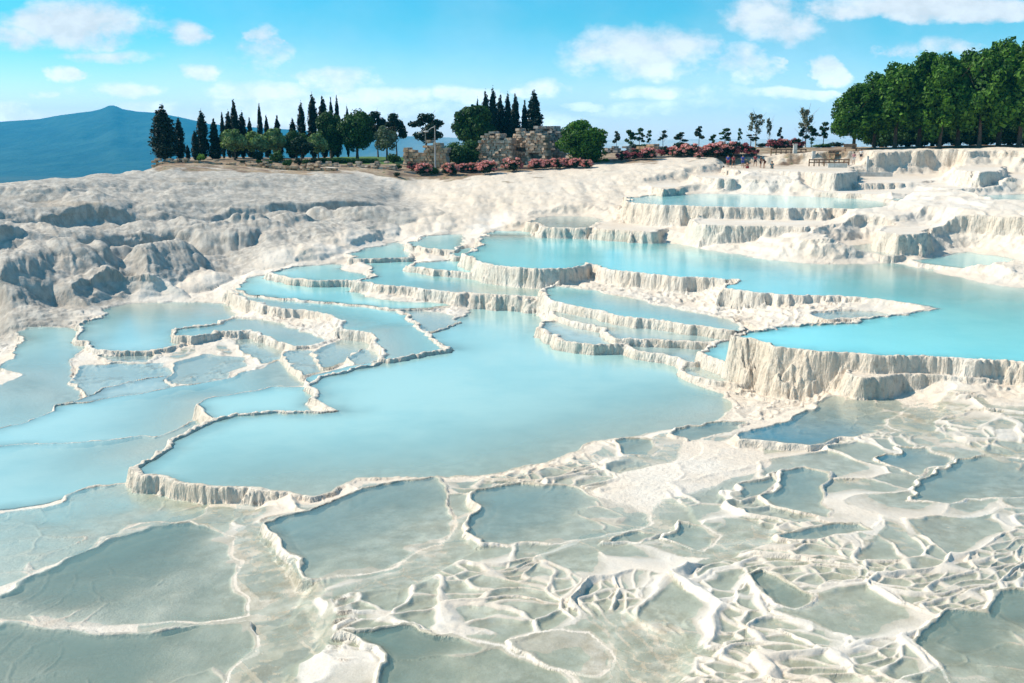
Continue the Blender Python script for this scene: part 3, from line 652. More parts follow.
# ------------------------------------------------------------------ terrace ground: a polar grid, dense where the ground is steep
NC, NR = 1450, 1450
RN, RF = 9.0, 410.0
tans = np.linspace(-0.86, 0.86, NC)
# first pass: where along each direction the ground is steep
nc1, nr1 = 376, 2600
t1 = np.linspace(-0.86, 0.86, nc1); lr = np.linspace(math.log(RN), math.log(RF), nr1)
az1 = np.arctan(t1)
AA, LL = np.meshgrid(az1, lr, indexing='ij'); rr = np.exp(LL)
h1 = ground((rr * np.sin(AA)).ravel(), (rr * np.cos(AA)).ravel())[0].reshape(nc1, nr1)
dz = np.abs(np.diff(h1, axis=1)); dr = np.diff(rr, axis=1); rm = rr[:, 1:]
ds = F * (np.where(rm < 32, .16, .10) * dr / rm + 0.9 * dz / rm + 0.02 * dr / rm * np.abs(h1[:, 1:]) ) + 0.02
ds = np.minimum(ds, 6.0) * np.where(rm > 200, 0.08, 1.0)
ker = np.hanning(21); ker /= ker.sum()
ds = np.apply_along_axis(lambda v: np.convolve(v, ker, 'same'), 1, ds)
ker = np.hanning(19); ker /= ker.sum()
ds = np.apply_along_axis(lambda v: np.convolve(np.pad(v, 9, 'edge'), ker, 'valid'), 0, ds)
cum = np.concatenate([np.zeros((nc1, 1)), np.cumsum(ds, 1)], 1); cum /= cum[:, -1:]
rows = np.linspace(0, 1, NR)
rmap = np.array([np.interp(rows, cum[i], lr) for i in range(nc1)])
rfull = np.array([np.interp(tans, t1, rmap[:, j]) for j in range(NR)]).T      # NC x NR
azf = np.arctan(tans)[:, None]
X = (np.exp(rfull) * np.sin(azf)).ravel(); Y = (np.exp(rfull) * np.cos(azf)).ravel()
Hh, POOL, CW, ATT = ground(X, Y)
idx = np.arange(NC * NR).reshape(NC, NR)
quads = np.stack([idx[:-1, :-1], idx[1:, :-1], idx[1:, 1:], idx[:-1, 1:]], -1).reshape(-1, 4)
V3 = np.stack([X, Y, Hh + CZ], 1)
me = mesh_np('travertine_terraces', V3, quads, TRAV)
for nme, k in (('hill', 0), ('cell', 1), ('soil', 2), ('lawn', 3), ('warm', 4)): set_attr(me, nme, np.clip(ATT[k], 0, 1))
wl = np.where(POOL >= 0, np.array([p['z'] for p in POOLS])[np.maximum(POOL, 0)], CW)
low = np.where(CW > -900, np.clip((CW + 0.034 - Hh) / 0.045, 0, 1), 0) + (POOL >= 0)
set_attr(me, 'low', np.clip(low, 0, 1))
set_attr(me, 'wet', np.clip((wl + .12 - Hh) / .10, 0, 1))
structure('travertine_terraces', me)
near_me = None


def water_mesh(name, vmask, zlev, tint, murk):
    q = quads[vmask[quads].all(1)]
    if len(q) < 4: return
    used = np.unique(q); mp = np.zeros(NC * NR, np.int64); mp[used] = np.arange(len(used))
    zz = zlev[used] if isinstance(zlev, np.ndarray) else np.full(len(used), zlev)
    vv = np.stack([X[used], Y[used], zz + CZ], 1)
    me = mesh_np(name, vv, mp[q], WATER)
    set_attr(me, 'depth', np.maximum(zz - Hh[used], 0))
    set_attr(me, 'murk', np.full(len(used), murk))
    set_attr(me, 'tint', np.tile(np.array(tint), (len(used), 1)), 'FLOAT_COLOR')
    structure('pool_water', me)


for i, p in enumerate(POOLS):
    if not p['water']: continue
    near = p['name'][0] == 'F' or p['name'] in ('P13', 'P14', 'P15')
    water_mesh('pool_water', POOL == i, p['z'], p['col'], (5.0 if p['name'] == 'P13' else 6.5 if p['col'] == MURK and p['dep'] > .4 else 4.2 if near else (3.0 if p['col'] == PALE else 4.6)))
# the thin film of water standing in the small basins
mcell = (CW > -900)
lv = CW.copy()
qs = quads[mcell[quads].all(1)]
# keep only squares whose four corners share one basin level
flat = (np.ptp(lv[qs], axis=1) < 0.004)
qs = qs[flat & (Hh[qs] < lv[qs] + 0.03).any(1) & (lv[qs] - Hh[qs] < .30).all(1)]
used = np.unique(qs); mp = np.zeros(NC * NR, np.int64); mp[used] = np.arange(len(used))
me = mesh_np('shallow_water', np.stack([X[used], Y[used], lv[used] + CZ], 1), mp[qs], WATER)
set_attr(me, 'depth', np.maximum(lv[used] - Hh[used], 0)); set_attr(me, 'murk', np.where(np.hypot(X[used], Y[used]) > 40, 4.0, 1.5))
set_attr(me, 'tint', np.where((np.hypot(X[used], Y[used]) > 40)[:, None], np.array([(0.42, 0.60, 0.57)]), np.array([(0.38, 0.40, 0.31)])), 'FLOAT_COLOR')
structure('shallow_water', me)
#@@OBJECTS
# ------------------------------------------------------------------ far land
def mat_simple(name, c1, c2, scale=1.0, rough=.9, bump=0.0, lo=.35, hi=.65):
    m, n, b, out = material(name)
    P = n.new('ShaderNodeNewGeometry').outputs['Position']
    nz = n.noise(P, scale, 5, .62)
    n.put(b.inputs['Base Color'], n.mix(n.ramp(nz, lo, hi), c1, c2)); b.inputs['Roughness'].default_value = rough
    b.inputs['Specular IOR Level'].default_value = .25
    if bump:
        bp = n.new('ShaderNodeBump'); bp.inputs['Distance'].default_value = bump; bp.inputs['Strength'].default_value = 1.0
        n.put(bp.inputs['Height'], nz); n.l.new(bp.outputs[0], b.inputs['Normal'])
    return m


PLAIN = mat_simple('valley_fields', (0.030, 0.060, 0.035), (0.11, 0.13, 0.075), .0035, lo=.42, hi=.75)
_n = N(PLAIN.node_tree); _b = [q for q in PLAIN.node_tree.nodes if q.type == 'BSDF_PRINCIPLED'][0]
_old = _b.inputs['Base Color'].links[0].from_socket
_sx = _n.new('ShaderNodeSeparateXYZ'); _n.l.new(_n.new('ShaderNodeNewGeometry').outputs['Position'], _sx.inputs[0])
_n.put(_b.inputs['Base Color'], _n.mix(_n.ramp(_sx.outputs[0], -1500, 600), _old, (0.50, 0.46, 0.38)))     # pale distant haze painted into the plain's colour towards the east
MOUNT = mat_simple('mountain_scrub', (0.008, 0.045, 0.035), (0.03, 0.085, 0.06), .004, bump=45)
ZV = -152.0
av = np.linspace(-R(75), R(75), 90); rv = np.geomspace(330, 7700, 60)
A_, R_ = np.meshgrid(av, rv, indexing='ij')
ii = np.arange(A_.size).reshape(A_.shape)
qd = np.stack([ii[:-1, :-1], ii[1:, :-1], ii[1:, 1:], ii[:-1, 1:]], -1).reshape(-1, 4)
zz = ZV + 3 * (fbm(R_ * np.sin(A_) * .002, R_ * np.cos(A_) * .002, 3, 5) - .5)
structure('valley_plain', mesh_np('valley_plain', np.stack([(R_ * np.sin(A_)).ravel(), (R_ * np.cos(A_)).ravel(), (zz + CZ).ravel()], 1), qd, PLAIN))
prof = [(-500, 132), (-300, 127), (-150, 124), (0, 122), (40, 119.5), (60, 116), (80, 113.5), (94, 112), (104, 109.8), (111, 106.8), (117, 106.2), (125, 110), (140, 112.3), (160, 113.5), (188, 119), (210, 124), (250, 127), (300, 130), (360, 134), (430, 136.5), (520, 139), (600, 139.5), (700, 138.5), (850, 139), (1000, 138), (1300, 137)]
pt = np.array([(p[0] - 512) / F * math.cos(PITCH) for p in prof]); ph = np.array([(HOR - p[1]) / F for p in prof])
tv = np.linspace(-1.05, 1.05, 460); dv = np.concatenate([np.linspace(4200, 6800, 60), np.linspace(6850, 7600, 12)])
T_, D_ = np.meshgrid(tv, dv, indexing='ij')
crest = 6800.0
hp = np.interp(T_, pt, ph) * crest + (-ZV)
xx = T_ * D_; yy = D_
rel = fbm(xx * .0011, yy * .0011, 5, 15, .55)
rdg = billow(xx * .0016, yy * .0010, 4, 19)
g_ = np.where(D_ < crest, sstep(4200, crest, D_) ** .85, 1 - sstep(crest, 7600, D_))
hm = hp * g_ * (1 - 0.6 * rdg * (1 - np.exp(-((D_ - crest) / 700) ** 2))) + 60 * (rel - .5) * g_ * (1 - np.exp(-((D_ - crest) / 500) ** 2))
ii = np.arange(T_.size).reshape(T_.shape)
qd = np.stack([ii[:-1, :-1], ii[1:, :-1], ii[1:, 1:], ii[:-1, 1:]], -1).reshape(-1, 4)
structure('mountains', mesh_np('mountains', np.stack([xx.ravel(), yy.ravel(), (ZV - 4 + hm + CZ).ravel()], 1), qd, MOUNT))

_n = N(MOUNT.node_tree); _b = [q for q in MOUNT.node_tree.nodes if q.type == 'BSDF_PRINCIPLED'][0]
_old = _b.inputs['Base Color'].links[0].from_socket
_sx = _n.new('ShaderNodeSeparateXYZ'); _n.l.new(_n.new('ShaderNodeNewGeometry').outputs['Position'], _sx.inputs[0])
_n.put(_b.inputs['Base Color'], _n.mix(_n.ramp(_sx.outputs[0], -1200, 500), _old, (0.62, 0.56, 0.46)))  # eastern hills paled in their base colour to look lost in haze

# the air between here and the mountains
hm_, hn, hb, hout = material('haze'); hn.n.clear()
hout = hn.new('ShaderNodeOutputMaterial'); pv = hn.new('ShaderNodeVolumePrincipled')
pv.inputs['Color'].default_value = (0.03, 0.55, 0.98, 1); pv.inputs['Density'].default_value = HAZE; pv.inputs['Anisotropy'].default_value = 0.0
hn.l.new(pv.outputs[0], hout.inputs['Volume'])
hx, y0, y1, z0, z1 = 8300, -1500, 8000, CZ + ZV - 22, CZ + 245
hv = np.array([(x, y, z) for z in (z0, z1) for y in (y0, y1) for x in (-hx, hx)], float)
hq = np.array([(0, 2, 3, 1), (4, 5, 7, 6), (0, 1, 5, 4), (2, 6, 7, 3), (0, 4, 6, 2), (1, 3, 7, 5)])
ho = bpy.data.objects.new('haze', mesh_np('haze', hv, hq, hm_, False)); col.objects.link(ho); ho['kind'] = 'stuff'

# ------------------------------------------------------------------ building blocks for things
def zg(x, y): return float(ground(np.array([float(x)]), np.array([float(y)]))[0][0])
def spot(px, D):
    a = math.atan((px - 512) / F * math.cos(PITCH) * .995)
    x, y = D * math.sin(a), D * math.cos(a); return x, y, zg(x, y)


def D_for(px, py, lo, hi):
    best, bd = 1e9, lo
    for D in np.linspace(lo, hi, 29):
        x, y, z = spot(px, D); row = abs(on_dist(px, py, D)[2] - z)
        if row < best: best, bd = row, D
    return bd


def tag(o, label, cat, group=None, kind=None):
    o['label'] = label; o['category'] = cat
    if group: o['group'] = group
    if kind: o['kind'] = kind
    return o


def empty(name, loc, rz=0.0, scale=(1, 1, 1)):
    o = bpy.data.objects.new(name, None); col.objects.link(o); o.location = loc; o.rotation_euler[2] = rz; o.scale = scale; return o


def child(name, me, parent, loc=None):
    o = bpy.data.objects.new(name, me); col.objects.link(o); o.parent = parent
    if loc: o.location = loc
    return o


class MB:
    """collects simple solids into one mesh"""
    def __init__(s): s.v = []; s.f = []
    def add(s, v, f):
        n = len(s.v); s.v += [tuple(p) for p in v]; s.f += [tuple(i + n for i in q) for q in f]
    def box(s, c, size, rz=0, taper=1.0):
        cx, cy, cz_ = c; sx, sy, sz = [k / 2 for k in size]; cr, sr = math.cos(rz), math.sin(rz); v = []
        for z in (-1, 1):
            t = taper if z > 0 else 1
            for x, y in ((-1, -1), (1, -1), (1, 1), (-1, 1)):
                a, b = x * sx * t, y * sy * t; v.append((cx + a * cr - b * sr, cy + a * sr + b * cr, cz_ + z * sz))
        s.add(v, [(0, 3, 2, 1), (4, 5, 6, 7), (0, 1, 5, 4), (1, 2, 6, 5), (2, 3, 7, 6), (3, 0, 4, 7)])
    def tube(s, pts, rad, n=7):
        pts = [np.array(p, float) for p in pts]; rings = []
        for i, p in enumerate(pts):
            t = pts[min(i + 1, len(pts) - 1)] - pts[max(i - 1, 0)]; t /= np.linalg.norm(t) + 1e-9
            a = np.cross(t, (0, 0, 1) if abs(t[2]) < .9 else (1, 0, 0)); a /= np.linalg.norm(a); b = np.cross(t, a)
            rings.append([p + rad[i] * (math.cos(k * 2 * math.pi / n) * a + math.sin(k * 2 * math.pi / n) * b) for k in range(n)])
        v = [q for r_ in rings for q in r_]; f = []
        for i in range(len(pts) - 1):
            for k in range(n):
                k2 = (k + 1) % n; f.append((i * n + k, i * n + k2, (i + 1) * n + k2, (i + 1) * n + k))
        f.append(tuple(range(n))); f.append(tuple(range((len(pts) - 1) * n, len(pts) * n))[::-1])
        s.add(v, f)
    def ball(s, c, r3, nu=8, nv=6):
        v = []; f = []
        for i in range(nv + 1):
            t = math.pi * i / nv
            for k in range(nu):
                a = 2 * math.pi * k / nu; v.append((c[0] + r3[0] * math.sin(t) * math.cos(a), c[1] + r3[1] * math.sin(t) * math.sin(a), c[2] + r3[2] * math.cos(t)))
        for i in range(nv):
            for k in range(nu): f.append((i * nu + k, (i + 1) * nu + k, (i + 1) * nu + (k + 1) % nu, i * nu + (k + 1) % nu))
        s.add(v, f)
    def mesh(s, name, mat, smooth=False):
        me = bpy.data.meshes.new(name); me.from_pydata(s.v, [], s.f); me.materials.append(mat)
        if smooth: me.polygons.foreach_set('use_smooth', [True] * len(s.f))
        me.update(); return me


def mat_leaf(name, dark, light, tr=.25, rough=.6):
    m, n, b, out = material(name)
    v = n.attr('var')
    c = n.mix(v, dark, light); n.put(b.inputs['Base Color'], c); b.inputs['Roughness'].default_value = rough
    b.inputs['Specular IOR Level'].default_value = .2
    t = n.new('ShaderNodeBsdfTranslucent'); n.put(t.inputs[0], n.mix(1.0, c, (1.2, 1.4, .6), 'MULTIPLY'))
    mx = n.new('ShaderNodeMixShader'); mx.inputs[0].default_value = tr
    n.l.new(b.outputs[0], mx.inputs[1]); n.l.new(t.outputs[0], mx.inputs[2]); n.l.new(mx.outputs[0], out.inputs[0])
    return m


LEAF = dict(
    cypress=mat_leaf('cypress_needles', (0.006, 0.016, 0.012), (0.022, 0.045, 0.026), .05),
    pine=mat_leaf('pine_needles', (0.010, 0.040, 0.012), (0.070, 0.160, 0.025), .15),
    green=mat_leaf('green_leaves', (0.015, 0.050, 0.014), (0.075, 0.160, 0.035), .2),
    forest=mat_leaf('forest_leaves', (0.012, 0.055, 0.008), (0.13, 0.27, 0.025), .22),
    pale=mat_leaf('pale_leaves', (0.08, 0.14, 0.05), (0.32, 0.42, 0.18), .25),
    olive=mat_leaf('olive_leaves', (0.07, 0.10, 0.06), (0.22, 0.26, 0.17), .2),
    dry=mat_leaf('thin_grey_leaves', (0.09, 0.10, 0.06), (0.24, 0.24, 0.16), .2),
    dark=mat_leaf('dark_leaves', (0.008, 0.022, 0.010), (0.030, 0.060, 0.022), .1),
    pink=mat_leaf('pink_blossom', (0.55, 0.16, 0.17), (0.85, 0.45, 0.42), .2),
    red=mat_leaf('dark_red_blossom', (0.22, 0.04, 0.06), (0.55, 0.16, 0.17), .15),
    lime=mat_leaf('lime_leaves', (0.10, 0.20, 0.03), (0.24, 0.40, 0.07), .25))
BARK = mat_simple('bark', (0.07, 0.045, 0.03), (0.17, 0.12, 0.085), 6.0, bump=.03)
PALEBARK = mat_simple('pale_bark', (0.30, 0.27, 0.22), (0.52, 0.48, 0.42), 6.0, bump=.03)
STONE = mat_simple('ruin_stone', (0.46, 0.31, 0.20), (0.76, 0.58, 0.43), 1.6, bump=.08)
STONE_O = mat_simple('orange_ruin_stone', (0.42, 0.26, 0.14), (0.68, 0.47, 0.30), 1.4, bump=.08)
STONE_G = mat_simple('grey_ruin_stone', (0.24, 0.20, 0.165), (0.46, 0.40, 0.34), 1.4, bump=.08)
WOOD = mat_simple('weathered_wood', (0.16, 0.09, 0.055), (0.34, 0.22, 0.14), 4.0)
METAL = mat_simple('pale_metal', (0.42, 0.43, 0.43), (0.58, 0.58, 0.57), 3.0, rough=.5)
CONC = mat_simple('pale_concrete', (0.50, 0.48, 0.43), (0.68, 0.66, 0.61), 2.0, bump=.02)


def leaves(blobs, n, size, seed, mat, name='crown', fill=.25, droop=0.0):
    g = np.random.default_rng(seed); B = np.array(blobs, float)
    area = (B[:, 3] * B[:, 4] + B[:, 4] * B[:, 5] + B[:, 3] * B[:, 5]); pi = area / area.sum()
    k = g.choice(len(B), n, p=pi); b = B[k]
    d = g.normal(size=(n, 3)); d /= np.linalg.norm(d, axis=1)[:, None]
    rad = np.where(g.random(n) < fill, g.random(n) ** .5 * .8, .82 + .30 * g.random(n))
    lump = 1 + .14 * np.sin(d[:, 0] * 7 + k) * np.cos(d[:, 2] * 6 + k * 1.7)
    pos = b[:, :3] + d * b[:, 3:6] * (rad * lump)[:, None]
    nr = d / b[:, 3:6]; nr /= np.linalg.norm(nr, axis=1)[:, None]; nr = nr + g.normal(size=(n, 3)) * .50
    nr /= np.linalg.norm(nr, axis=1)[:, None]
    a = np.cross(nr, g.normal(size=(n, 3))); a /= np.linalg.norm(a, axis=1)[:, None] + 1e-9; c = np.cross(nr, a)
    s = size * (.55 + .9 * g.random(n))[:, None]
    asp = (.45 + .4 * g.random(n))[:, None]
    vs = np.stack([pos - a * s, pos - c * s * asp + nr * s * .2, pos + a * s, pos + c * s * asp + nr * s * .2], 1).reshape(-1, 3)
    me = mesh_np(name, vs, np.arange(4 * n).reshape(n, 4), mat, False)
    bv = g.random(len(B)); var = np.clip(.35 * bv[k] + .65 * g.random(n) ** 1.5, 0, 1)
    set_attr(me, 'var', np.repeat(var, 4))
    return me


def trunk_mesh(h, r, limbs=4, spread=1.0, top=.85, seed=0, mat=BARK, lean=0.1, start=.45):
    rg = random.Random(seed); m = MB(); pts = []; rad = []
    lx, ly = rg.uniform(-lean, lean) * h, rg.uniform(-lean, lean) * h
    for i in range(6):
        t = i / 5 * top; pts.append((lx * t * t, ly * t * t, h * t - .25 * (i == 0))); rad.append(r * (1.15 - .85 * i / 5) * (1.25 if i == 0 else 1))
    m.tube(pts, rad, 7)
    for k in range(limbs):
        t = start + (top - start) * (k + .5) / max(limbs, 1); a = k * 2.4 + rg.random()
        p0 = np.array((lx * t * t, ly * t * t, h * t)); L = spread * rg.uniform(.7, 1.1)
        p1 = p0 + np.array((math.cos(a) * L * .5, math.sin(a) * L * .5, L * .35)); p2 = p0 + np.array((math.cos(a) * L, math.sin(a) * L, L * .9))
        m.tube([p0, p1, p2], [r * .42, r * .28, r * .1], 5)
    return m.mesh('trunk', mat, True)


def blobs_ball(w, z0, z1, n, seed, br=.42, squash=1.0):
    rg = random.Random(seed); out = []; R_w = w / 2; H = (z1 - z0) / 2; zc = (z0 + z1) / 2
    for i in range(n):
        z = rg.uniform(-.85, 1.0); a = i * 2.399 + rg.random() * .5; q = math.sqrt(max(0, 1 - z * z)); k = 1 - br * .8
        q *= rg.uniform(.75, 1.0)
        s = br * rg.uniform(.75, 1.2)
        out.append((math.cos(a) * q * R_w * k, math.sin(a) * q * R_w * k, zc + z * H * k, R_w * s, R_w * s, H * s * squash))
    out.append((0, 0, zc, R_w * .62, R_w * .62, H * .62))
    return out


def proto_meshes():
    P = {}
    def cyp(seed, w, h, shape, n=3600, z0=.06):
        rg = random.Random(seed); bl = []
        for i in range(26):
            t = z0 + (1 - z0) * i / 25; rr_ = shape(t) * w / 2
            for k in range(3 if rr_ > .3 * w / 2 else 1):
                a = rg.random() * 6.28; off = rr_ * rg.uniform(.2, .45) if rr_ > .25 * w / 2 else 0
                bl.append((math.cos(a) * off, math.sin(a) * off, h * t, rr_ * rg.uniform(.5, .72) + .03, rr_ * rg.uniform(.5, .72) + .03, h * .055))
        return leaves(bl, n, .22, seed, LEAF['cypress'], fill=.3)
    slim = lambda t: (min(1, (t / .25)) ** .5) * (1 - max(0, (t - .35) / .65) ** 2.2) ** .7 + .02
    spire = lambda t: (min(1, (t / .15)) ** .5) * (1 - t ** 1.3) ** .7 + .02
    P['cypress'] = (10, 2.2, cyp(1, 2.2, 10, slim), trunk_mesh(10, .16, 0, top=.5, seed=1, lean=0), [])
    P['cypress_b'] = (10, 2.4, cyp(2, 2.4, 10, spire), trunk_mesh(10, .17, 0, top=.5, seed=2, lean=0), [])
    wide = lambda t: (min(1, (t / .22)) ** .6) * (1 - max(0, (t - .3) / .7) ** 1.8) + .03
    P['cypress_wide'] = (10, 4.2, cyp(3, 4.2, 10, wide, 6000, .10), trunk_mesh(10, .22, 0, top=.5, seed=3, lean=0, mat=PALEBARK), [])
    P['umbrella'] = (8, 7.0, leaves(blobs_ball(7, 2.2, 8, 34, 4, .30), 9000, .24, 4, LEAF['pine'], fill=.3), trunk_mesh(8, .3, 6, 2.2, .6, 4, start=.3), [])
    P['round'] = (8, 8.6, leaves(blobs_ball(8.6, .2, 8, 42, 5, .28), 11000, .24, 5, LEAF['forest'], fill=.3), trunk_mesh(8, .3, 6, 2.6, .6, 5, start=.2), [])
    P['broad'] = (9, 7.2, leaves(blobs_ball(7.2, 1.6, 9, 30, 6, .32), 8000, .25, 6, LEAF['green'], fill=.3), trunk_mesh(9, .26, 6, 2.2, .6, 6, start=.25), [])
    P['pale_tree'] = (5, 4.4, leaves(blobs_ball(4.4, 1.4, 5, 16, 7, .34), 2600, .24, 7, LEAF['pale'], fill=.2), trunk_mesh(5, .15, 5, 1.3, .6, 7, start=.3), [])
    rg = random.Random(8); bl = []
    for i in range(15):
        a = rg.random() * 6.28; z = rg.uniform(.42, .97); q = rg.uniform(.3, 1) * (1.1 - abs(z - .6))
        bl.append((math.cos(a) * q * 2.7, math.sin(a) * q * 2.7, z * 8, rg.uniform(.7, 1.2), rg.uniform(.7, 1.2), rg.uniform(.45, .8)))
    P['airy_pine'] = (8, 6.6, leaves(bl, 3600, .22, 8, LEAF['dark'], fill=.25), trunk_mesh(8, .17, 9, 2.0, .9, 8, start=.3), [])
    P['olive'] = (6, 5.0, leaves(blobs_ball(5.0, 1.6, 6, 13, 9, .30), 1700, .22, 9, LEAF['olive'], fill=.2), trunk_mesh(6, .2, 6, 1.7, .7, 9, start=.25), [])
    def ragged(w, z0, z1, n, seed, br):
        rg = random.Random(seed); out = []
        for i in range(n):
            a = rg.random() * 6.28; t = rg.random(); q = rg.uniform(.1, 1) * (1 - .5 * abs(2 * t - .7)); k = rg.uniform(.6, 1.3) * br
            out.append((math.cos(a) * q * w / 2, math.sin(a) * q * w / 2, z0 + (z1 - z0) * t, k * w / 2, k * w / 2, k * w / 2 * .7))
        return out
    P['young_b'] = (4, 2.4, leaves(ragged(2.2, 1.4, 3.9, 9, 61, .34), 420, .17, 61, LEAF['green'], fill=.5), trunk_mesh(4, .06, 6, .9, .85, 61, start=.3), [])
    P['young_c'] = (4, 2.8, leaves(ragged(2.6, 1.7, 3.9, 8, 62, .30), 380, .17, 62, LEAF['dark'], fill=.5), trunk_mesh(4, .06, 7, 1.1, .85, 62, start=.35), [])
    P['young'] = (4, 1.8, leaves(ragged(1.8, 1.9, 3.9, 7, 10, .42), 420, .18, 10, LEAF['dark'], fill=.3), trunk_mesh(4, .06, 3, .5, .7, 10, start=.5), [])
    P['young_green'] = (4, 2.6, leaves(ragged(2.6, 1.0, 3.9, 13, 11, .36), 800, .20, 11, LEAF['green'], fill=.3), trunk_mesh(4, .08, 4, .8, .7, 11, start=.35), [])
    P['lollipop'] = (3.4, 2.8, leaves(blobs_ball(2.8, 1.1, 3.4, 12, 12, .34), 1100, .20, 12, LEAF['dark'], fill=.3), trunk_mesh(3.4, .08, 4, .7, .6, 12, start=.3), [])
    rg = random.Random(13); bl = []
    for i in range(16):
        a = rg.random() * 6.28; z = rg.uniform(.45, 1); q = rg.uniform(.1, 1) * (1.15 - z * .6)
        bl.append((math.cos(a) * q * 1.9, math.sin(a) * q * 1.9, z * 7, .42, .42, .55))
    P['bare'] = (7, 4.2, leaves(bl, 900, .17, 13, LEAF['dry'], fill=.5), trunk_mesh(7, .12, 12, 2.0, .9, 13, PALEBARK, start=.2), [])
    for q, sd in (('forest_a', 14), ('forest_b', 15), ('forest_c', 16)):
        rg = random.Random(sd); bl = blobs_ball(9.2, 1.6, 14, 54, sd, .22)
        bl = [(bx * rg.uniform(.8, 1.15), by * rg.uniform(.8, 1.15), bz + rg.uniform(-.7, .7), q1 * rg.uniform(.8, 1.25), q2 * rg.uniform(.8, 1.25), q3) for bx, by, bz, q1, q2, q3 in bl[:-1]] + bl[-1:]
        for i in range(8):
            a = rg.random() * 6.28; bl.append((math.cos(a) * 2.7, math.sin(a) * 2.7, rg.uniform(4.2, 7), 1.2, 1.2, 1.0))
        P[q] = (14, 9.4, leaves(bl, 12500, .30, sd, LEAF['forest'], fill=.28), trunk_mesh(14, .28, 8, 3.0, .75, sd, start=.3, lean=.12), [])
    P['shrub'] = (1.6, 2.2, leaves(blobs_ball(2.2, 0, 1.6, 9, 17, .42), 650, .15, 17, LEAF['dark'], fill=.3), None, [])
    P['green_shrub'] = (1.6, 2.2, leaves(blobs_ball(2.2, 0, 1.6, 9, 18, .42), 650, .15, 18, LEAF['green'], fill=.3), None, [])
    P['lime_shrub'] = (1.2, 2.4, leaves(blobs_ball(2.4, 0, 1.2, 9, 19, .40), 520, .15, 19, LEAF['lime'], fill=.3), None, [])
    P['big_shrub'] = (4, 6, leaves(blobs_ball(6, 0, 4, 26, 20, .30), 6000, .18, 20, LEAF['green'], fill=.3), None, [])
    P['hedge'] = (1.4, 6.0, leaves([(x, y, z, .6, .5, .45) for x in np.linspace(-2.6, 2.6, 9) for y in (-.4, .4) for z in (.4, .9)], 2600, .14, 21, LEAF['green'], fill=.3, name='foliage'), None, [])
    for q, lm, sd in (('oleander', 'pink', 22), ('red_oleander', 'red', 23)):
        bl = blobs_ball(2.6, 0.1, 1.9, 11, sd, .38)
        rg = random.Random(sd); bb = []
        for i in range(26):
            a = rg.random() * 6.28; z = rg.uniform(.35, 1.0); q_ = math.sqrt(max(0, 1 - ((z - .4) / .7) ** 2))
            bb.append((math.cos(a) * q_ * 1.2, math.sin(a) * q_ * 1.2, z * 1.95, .26, .26, .18))
        P[q] = (2.0, 2.8, leaves(bl, 700, .15, sd, LEAF['dark'], fill=.3, name='foliage'), None, [('blossoms', leaves(bb, 620, .13, sd + 50, LEAF[lm], fill=.2, name='blossoms'))])
    return P


PR = proto_meshes()


def plant(kind, name, px, ytop, wpx, D, label, cat, group=None, rz=None, ybase=None):
    if name == 'oleander_bush': D = D_for(px, ytop + wpx * .85, D - 5, D + 7)
    x, y, z = spot(px, D)
    H0, W0, crown, trunk, extra = PR[kind]
    ztop = on_dist(px, ytop, D)[2]
    H = max(ztop - z, .5); W = wpx / F * D
    if name == 'oleander_bush': H = W * .80; W *= 1.3
    o = empty(name, (x, y, z + CZ - .04), rz if rz is not None else random.uniform(0, 6.28), (W / W0, W / W0, H / H0))
    tag(o, label, cat, group)
    cn = 'crown' if trunk else 'foliage'
    child(cn, crown, o)
    if trunk: child('trunk', trunk, o)
    for nm, me_ in extra: child(nm, me_, o)
    return o


